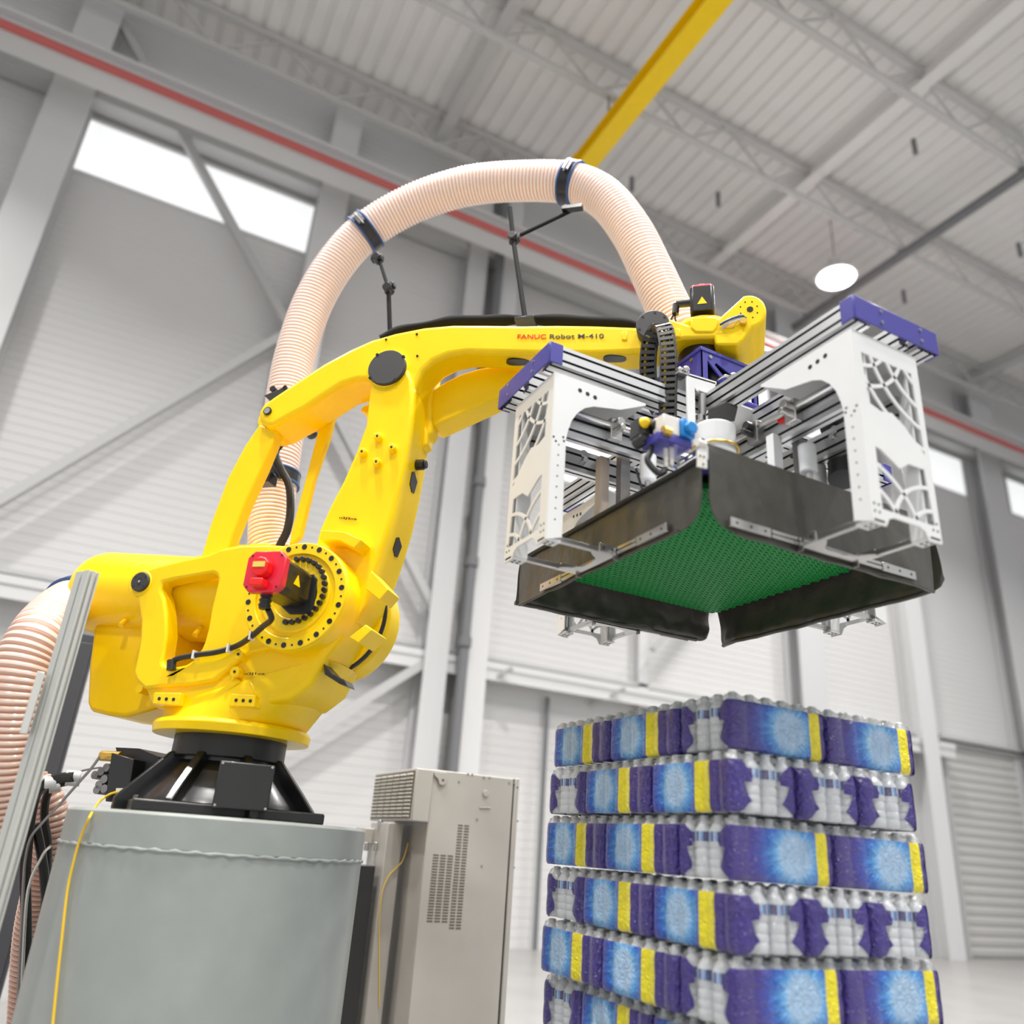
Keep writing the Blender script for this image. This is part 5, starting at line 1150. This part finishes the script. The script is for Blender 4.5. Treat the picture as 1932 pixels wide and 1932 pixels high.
def short_side():
    m = bpy.data.materials.new('film_short_side'); nt, N, M = graph(m); b = nt.nodes['Principled BSDF']; out = nt.nodes['Material Output']
    uv = N('ShaderNodeUVMap'); sp = N('ShaderNodeSeparateXYZ'); nt.links.new(uv.outputs[0], sp.inputs[0]); u, v = sp.outputs[0], sp.outputs[1]; tc = N('ShaderNodeTexCoord').outputs['Object']
    g = lambda x: (x, x, x, 1)
    hw_ = ramp(nt, N, v, [(0.0, g(0.40)), (0.02, g(0.40)), (0.24, g(0.23)), (0.26, g(0.235)), (0.40, g(0.29)), (0.58, g(0.335)), (0.60, g(0.225)), (0.72, g(0.205)), (0.86, g(0.26)), (1.0, g(0.36))])
    win = M('LESS_THAN', M('ABSOLUTE', M('SUBTRACT', u, 0.52)), hw_)
    b.inputs['Base Color'].default_value = (0.040, 0.022, 0.21, 1); b.inputs['Roughness'].default_value = 0.2; b.inputs['Coat Weight'].default_value = 0.4; film_bump(nt, N, b, tc)
    gl = N('ShaderNodeBsdfGlossy'); gl.inputs['Roughness'].default_value = 0.12; gl.inputs['Color'].default_value = (1, 1, 1, 1); nt.links.new(b.inputs['Normal'].links[0].from_socket, gl.inputs['Normal'])
    tr = N('ShaderNodeBsdfTransparent'); tr.inputs[0].default_value = (0.93, 0.94, 0.95, 1); mg = N('ShaderNodeMixShader'); mg.inputs[0].default_value = 0.16; nt.links.new(tr.outputs[0], mg.inputs[1]); nt.links.new(gl.outputs[0], mg.inputs[2])
    mm_ = N('ShaderNodeMixShader'); nt.links.new(win, mm_.inputs[0]); nt.links.new(b.outputs[0], mm_.inputs[1]); nt.links.new(mg.outputs[0], mm_.inputs[2]); nt.links.new(mm_.outputs[0], out.inputs[0]); return m
def clear_film():
    m = bpy.data.materials.new('film_clear'); nt, N, M = graph(m); out = nt.nodes['Material Output']; b = nt.nodes['Principled BSDF']; tc = N('ShaderNodeTexCoord').outputs['Object']
    gl = N('ShaderNodeBsdfGlossy'); gl.inputs['Roughness'].default_value = 0.09; film_bump(nt, N, b, tc); nt.links.new(b.inputs['Normal'].links[0].from_socket, gl.inputs['Normal'])
    b.inputs['Base Color'].default_value = (0.86, 0.88, 0.90, 1)
    tr = N('ShaderNodeBsdfTransparent'); tr.inputs[0].default_value = (0.97, 0.975, 0.98, 1); lw = N('ShaderNodeLayerWeight'); lw.inputs[0].default_value = 0.35
    mg = N('ShaderNodeMixShader'); nt.links.new(M('ADD', M('MULTIPLY', lw.outputs['Facing'], 0.35), 0.12), mg.inputs[0]); nt.links.new(tr.outputs[0], mg.inputs[1]); nt.links.new(gl.outputs[0], mg.inputs[2])
    m2 = N('ShaderNodeMixShader'); m2.inputs[0].default_value = 0.14; nt.links.new(mg.outputs[0], m2.inputs[1]); nt.links.new(b.outputs[0], m2.inputs[2]); nt.links.new(m2.outputs[0], out.inputs[0]); return m
def bottle_mat():
    m = bpy.data.materials.new('water_bottle'); nt, N, M = graph(m); out = nt.nodes['Material Output']; b = nt.nodes['Principled BSDF']
    b.inputs['Base Color'].default_value = (0.90, 0.92, 0.95, 1); b.inputs['Roughness'].default_value = 0.12; b.inputs['Coat Weight'].default_value = 0.5
    tr = N('ShaderNodeBsdfTransparent'); tr.inputs[0].default_value = (0.85, 0.87, 0.89, 1); mg = N('ShaderNodeMixShader'); mg.inputs[0].default_value = 0.78; nt.links.new(tr.outputs[0], mg.inputs[1]); nt.links.new(b.outputs[0], mg.inputs[2]); nt.links.new(mg.outputs[0], out.inputs[0]); return m
FLs, FLr, FSs, FCl, BTm = long_side(), long_side(True), short_side(), clear_film(), bottle_mat()
LBm = bpy.data.materials.new('bottle_label'); nt, N, M = graph(LBm); b = nt.nodes['Principled BSDF']; g_ = N('ShaderNodeTexCoord'); s_ = N('ShaderNodeSeparateXYZ'); nt.links.new(g_.outputs['Object'], s_.inputs[0]); a_ = M('ARCTAN2', s_.outputs[1], s_.outputs[0])
c_ = ramp(nt, N, M('FRACT', M('MULTIPLY', a_, 0.9)), [(0.0, NAVY), (0.40, (0.10, 0.06, 0.42, 1)), (0.42, (0.75, 0.78, 0.85, 1)), (0.50, (0.75, 0.78, 0.85, 1)), (0.52, (0.1, 0.35, 0.75, 1)), (0.75, (0.55, 0.78, 0.92, 1)), (0.77, NAVY)], 'CONSTANT'); nt.links.new(c_, b.inputs['Base Color']); b.inputs['Roughness'].default_value = 0.3
CAPm = mat('bottle_cap_white', (0.78, 0.79, 0.80), 0.35)
PL, PWd, PH, BR = 0.450, 0.284, 0.200, 0.0335
NX, NY = 6, 4; bp_x, bp_y = PL/NX, PWd/NY
# one bottle with ribs, shoulder, neck and cap; label is a sub-part
bt = MB(); prof = [(0.002, 0.026), (0.006, 0.031), (0.03, 0.0315), (0.034, 0.029), (0.038, 0.0315), (0.055, 0.0315), (0.059, 0.029), (0.063, 0.0315), (0.085, 0.0315), (0.09, 0.028), (0.096, 0.0325), (0.142, 0.0325), (0.150, 0.031), (0.164, 0.022), (0.174, 0.0145), (0.180, 0.0135)]
bt.lathe((0, 0, 0), Z_, prof, n=16); bt.lathe((0, 0, 0), Z_, [(0.178, 0.0145), (0.192, 0.0145), (0.194, 0.012)], n=16, m=1)
b0 = bt.build('bottle', [BTm, CAPm], None, smooth=50); lb_ = MB().ringd((0, 0, 0.112), (0, 0, 0.142), 0.0328, 0.0334, n=18).build('bottle_label', LBm, b0, smooth=50)
# film: lobed wall that follows the bottles, then a shoulder pulled over the caps
def film():
    mb = MB(); uv = []; per = []
    def side(p0, p1, nb, sid):
        p0, p1 = Vector(p0), Vector(p1); n_ = 6*nb; L = (p1-p0).length; t = (p1-p0)/L; nrm = Vector((t.y, -t.x, 0))
        for i in range(n_):
            u = i/n_; ph = (u*nb) % 1.0; bul = 0.0085*(math.sin(math.pi*ph)**0.7) - 0.0085; edge = min(u, 1-u)*L
            if edge < 0.02: bul -= 0.012*(1-edge/0.02)**2
            per.append((p0 + t*L*u + nrm*bul, u, sid, nrm))
    hx, hy = PL/2, PWd/2
    side((-hx, -hy, 0), (hx, -hy, 0), NX, 0); side((hx, -hy, 0), (hx, hy, 0), NY, 1); side((hx, hy, 0), (-hx, hy, 0), NX, 2); side((-hx, hy, 0), (-hx, -hy, 0), NY, 1)
    zs = [(0.002, -0.010), (0.010, -0.002), (0.03, 0), (0.06, 0.0005), (0.09, -0.001), (0.12, 0), (0.145, 0), (0.158, -0.001), (0.166, -0.004), (0.176, -0.011), (0.184, -0.017)]
    n = len(per); vs = []; U = []
    for z, inn in zs:
        for p, u, sid, nrm in per:
            q = p + nrm*inn + nrm*0.0014*noise.noise(Vector((p.x*40, p.y*40, z*30))); vs.append((q.x, q.y, z + (0.003*noise.noise(Vector((p.x*30, p.y*30, 5))) if z > 0.17 else 0))); U.append((u, (z-0.0)/0.166))
    fs = []; ms = []
    for k in range(len(zs)-1):
        for i in range(n):
            j = (i+1) % n
            fs.append((k*n+i, k*n+j, (k+1)*n+j, (k+1)*n+i)); ms.append(3 if zs[k][0] >= 0.165 else per[i][2])
    mb.v += vs; mb.f += fs; mb.m += ms; uv += U
    # fix the seam of u at side ends: keep u of the last column near 1 by splitting is not needed at this size
    # top sheet: height field that peaks over every cap
    gx, gy = NX*6, NY*6; o = len(mb.v); hx2, hy2 = hx-0.012, hy-0.012
    for i in range(gx+1):
        for j in range(gy+1):
            x, y = -hx2 + 2*hx2*i/gx, -hy2 + 2*hy2*j/gy; d = 9
            bxn = round((x+hx)/bp_x-0.5); byn = round((y+hy)/bp_y-0.5); bxn = min(NX-1, max(0, bxn)); byn = min(NY-1, max(0, byn))
            cxx, cyy = -hx+bp_x*(bxn+0.5), -hy+bp_y*(byn+0.5); d = math.hypot(x-cxx, y-cyy)
            z = 0.1965 - 0.017*min(1, max(0, d-0.013)/0.026)**0.8 + 0.004*noise.noise(Vector((x*60, y*60, 0)))
            if i in (0, gx) or j in (0, gy): z = 0.182
            mb.v.append((x, y, z)); uv.append((0.5, 0.5))
    for i in range(gx):
        for j in range(gy):
            a = o+i*(gy+1)+j; mb.f.append((a, a+gy+1, a+gy+2, a+1)); mb.m.append(3)
    mb.uv = uv
    return mb
FM = film()
# give every side its own end column so that the print never wraps back
def split_u(mb):
    V, F, Mt, U = mb.v, mb.f, mb.m, mb.uv
    for k, f in enumerate(F):
        us = [U[i][0] for i in f]
        if max(us)-min(us) > 0.6:
            g = []
            for i in f:
                if U[i][0] < 0.3: V.append(V[i]); U.append((1.0, U[i][1])); g.append(len(V)-1)
                else: g.append(i)
            F[k] = tuple(g)
split_u(FM)
fo = FM.build('shrink_film', [FLs, FSs, FLr, FCl], None, smooth=60, merge=False, recalc=True)
pack_parts = []
def make_pack(first, loc, rz, label, group, bottles):
    t = bpy.data.objects.new('water_pack', None); COL.objects.link(t); t.location = loc; t.rotation_euler = (0, 0, rz); t.empty_display_size = 0.1
    tag(t, label, 'water pack', group)
    f = fo if first else fo.copy()
    if not first: COL.objects.link(f)
    f.parent = t
    for k, (i, j) in enumerate(bottles):
        if first and k == 0: bb, ll = b0, lb_
        else:
            bb = b0.copy(); COL.objects.link(bb); ll = lb_.copy(); COL.objects.link(ll); ll.parent = bb
        bb.parent = t; bb.location = (-PL/2+bp_x*(i+0.5), -PWd/2+bp_y*(j+0.5), 0.002)
SX, SY, ZT = 1.905, 2.135, 0.566+CH          # near corner and top of the stack
LH = 0.2015
A = [  # (x0, y0, long axis, spot) layers one and three from the top
    (0.0, 0.0, 'x', 'at the near corner, its short clear end facing left'), (PL+0.006, 0.0, 'x', 'at the right end of the right-hand face'),
    (0.0, PWd+0.006, 'y', 'in the middle of the left-hand face'), (0.0, PWd+PL+0.012, 'y', 'at the far end of the left-hand face'),
    (PWd+0.006, PWd+0.006, 'y', 'inside, behind the middle pack of the left-hand face'), (PWd+0.006, PWd+PL+0.012, 'y', 'inside, at the back of the middle row'),
    (2*PWd+0.012, PWd+0.006, 'y', 'on the far right side, second from the right-hand face'), (2*PWd+0.012, PWd+PL+0.012, 'y', 'at the far back corner')]
B = [(0.0, 0.0, 'y', 'at the near corner, its yellow band beside the corner edge'), (PWd+0.006, 0.0, 'y', 'in the middle of the right-hand face, clear end out'), (2*PWd+0.012, 0.0, 'y', 'at the right end of the right-hand face, clear end out'),
     (0.0, PL+0.006, 'y', 'in the middle of the left-hand face'), (0.0, 2*PL+0.012, 'x', 'at the far end of the left-hand face, clear end out'), (PWd+0.006, PL+0.006, 'y', 'inside, in the centre'),
     (2*PWd+0.012, PL+0.006, 'y', 'on the far right side'), (PL+0.006, 2*PL+0.012, 'x', 'at the far back corner')]
nm = ['top', 'second', 'third', 'fourth', 'fifth', 'sixth', 'seventh', 'eighth']
first = True; random.seed(11)
nl = int((ZT-0.145)/LH); 
for k in range(nl):
    zb = ZT-LH*(k+1); lay = A if k % 2 == 0 else B; jx, jy = random.uniform(-0.006, 0.006), random.uniform(-0.006, 0.006)
    ox = [0, -0.03, -0.035, -0.02, -0.03, 0, -0.02, 0][k]; oy = [0, -0.035, -0.02, -0.03, -0.02, 0, 0, 0][k]
    for (x, y, ax_, spot) in lay:
        inner_ = 'inside' in spot or 'back corner' in spot or 'far right' in spot
        if inner_ and k > 0: continue
        lx, ly = (PL, PWd) if ax_ == 'x' else (PWd, PL); loc = (SX+ox+x+lx/2+jx, SY+oy+y+ly/2+jy, zb)
        rz = 0 if ax_ == 'x' else R_(90); rz += R_(random.uniform(-0.8, 0.8))
        bl = [(i, j) for i in range(NX) for j in range(NY) if i in (0, NX-1) or j in (0, NY-1)]
        if k > 2: bl = [q for q in bl if q[0] in (0, NX-1) or (q[1] == 0 if ax_ == 'x' else q[1] == NY-1)]
        make_pack(first, loc, rz, 'water pack, %s layer, %s' % (nm[k], spot), 'shrink-wrapped water packs of the pallet stack', bl); first = False
# pallet
zb = ZT-LH*nl
t = thing('wooden_pallet', 'wooden pallet under the stack of water packs', 'pallet', loc=(SX+0.43, SY+0.55, 0))
for i in range(5): MB().box((SX-0.03+i*0.205, SY-0.03, zb-0.02), (SX+0.08+i*0.205, SY+1.12, zb)).build('deck_board', WOOD, t, bevel=0.002)
for y in (-0.03, 0.5, 1.02): MB().box((SX-0.03, SY+y, 0.02), (SX+0.90, SY+y+0.10, zb-0.02)).build('stringer', WOOD, t, bevel=0.002)
MB().box((SX-0.03, SY-0.03, 0.0), (SX+0.90, SY+0.07, 0.02)).build('bottom_board', WOOD, t); MB().box((SX-0.03, SY+1.02, 0.0), (SX+0.90, SY+1.12, 0.02)).build('bottom_board', WOOD, t)
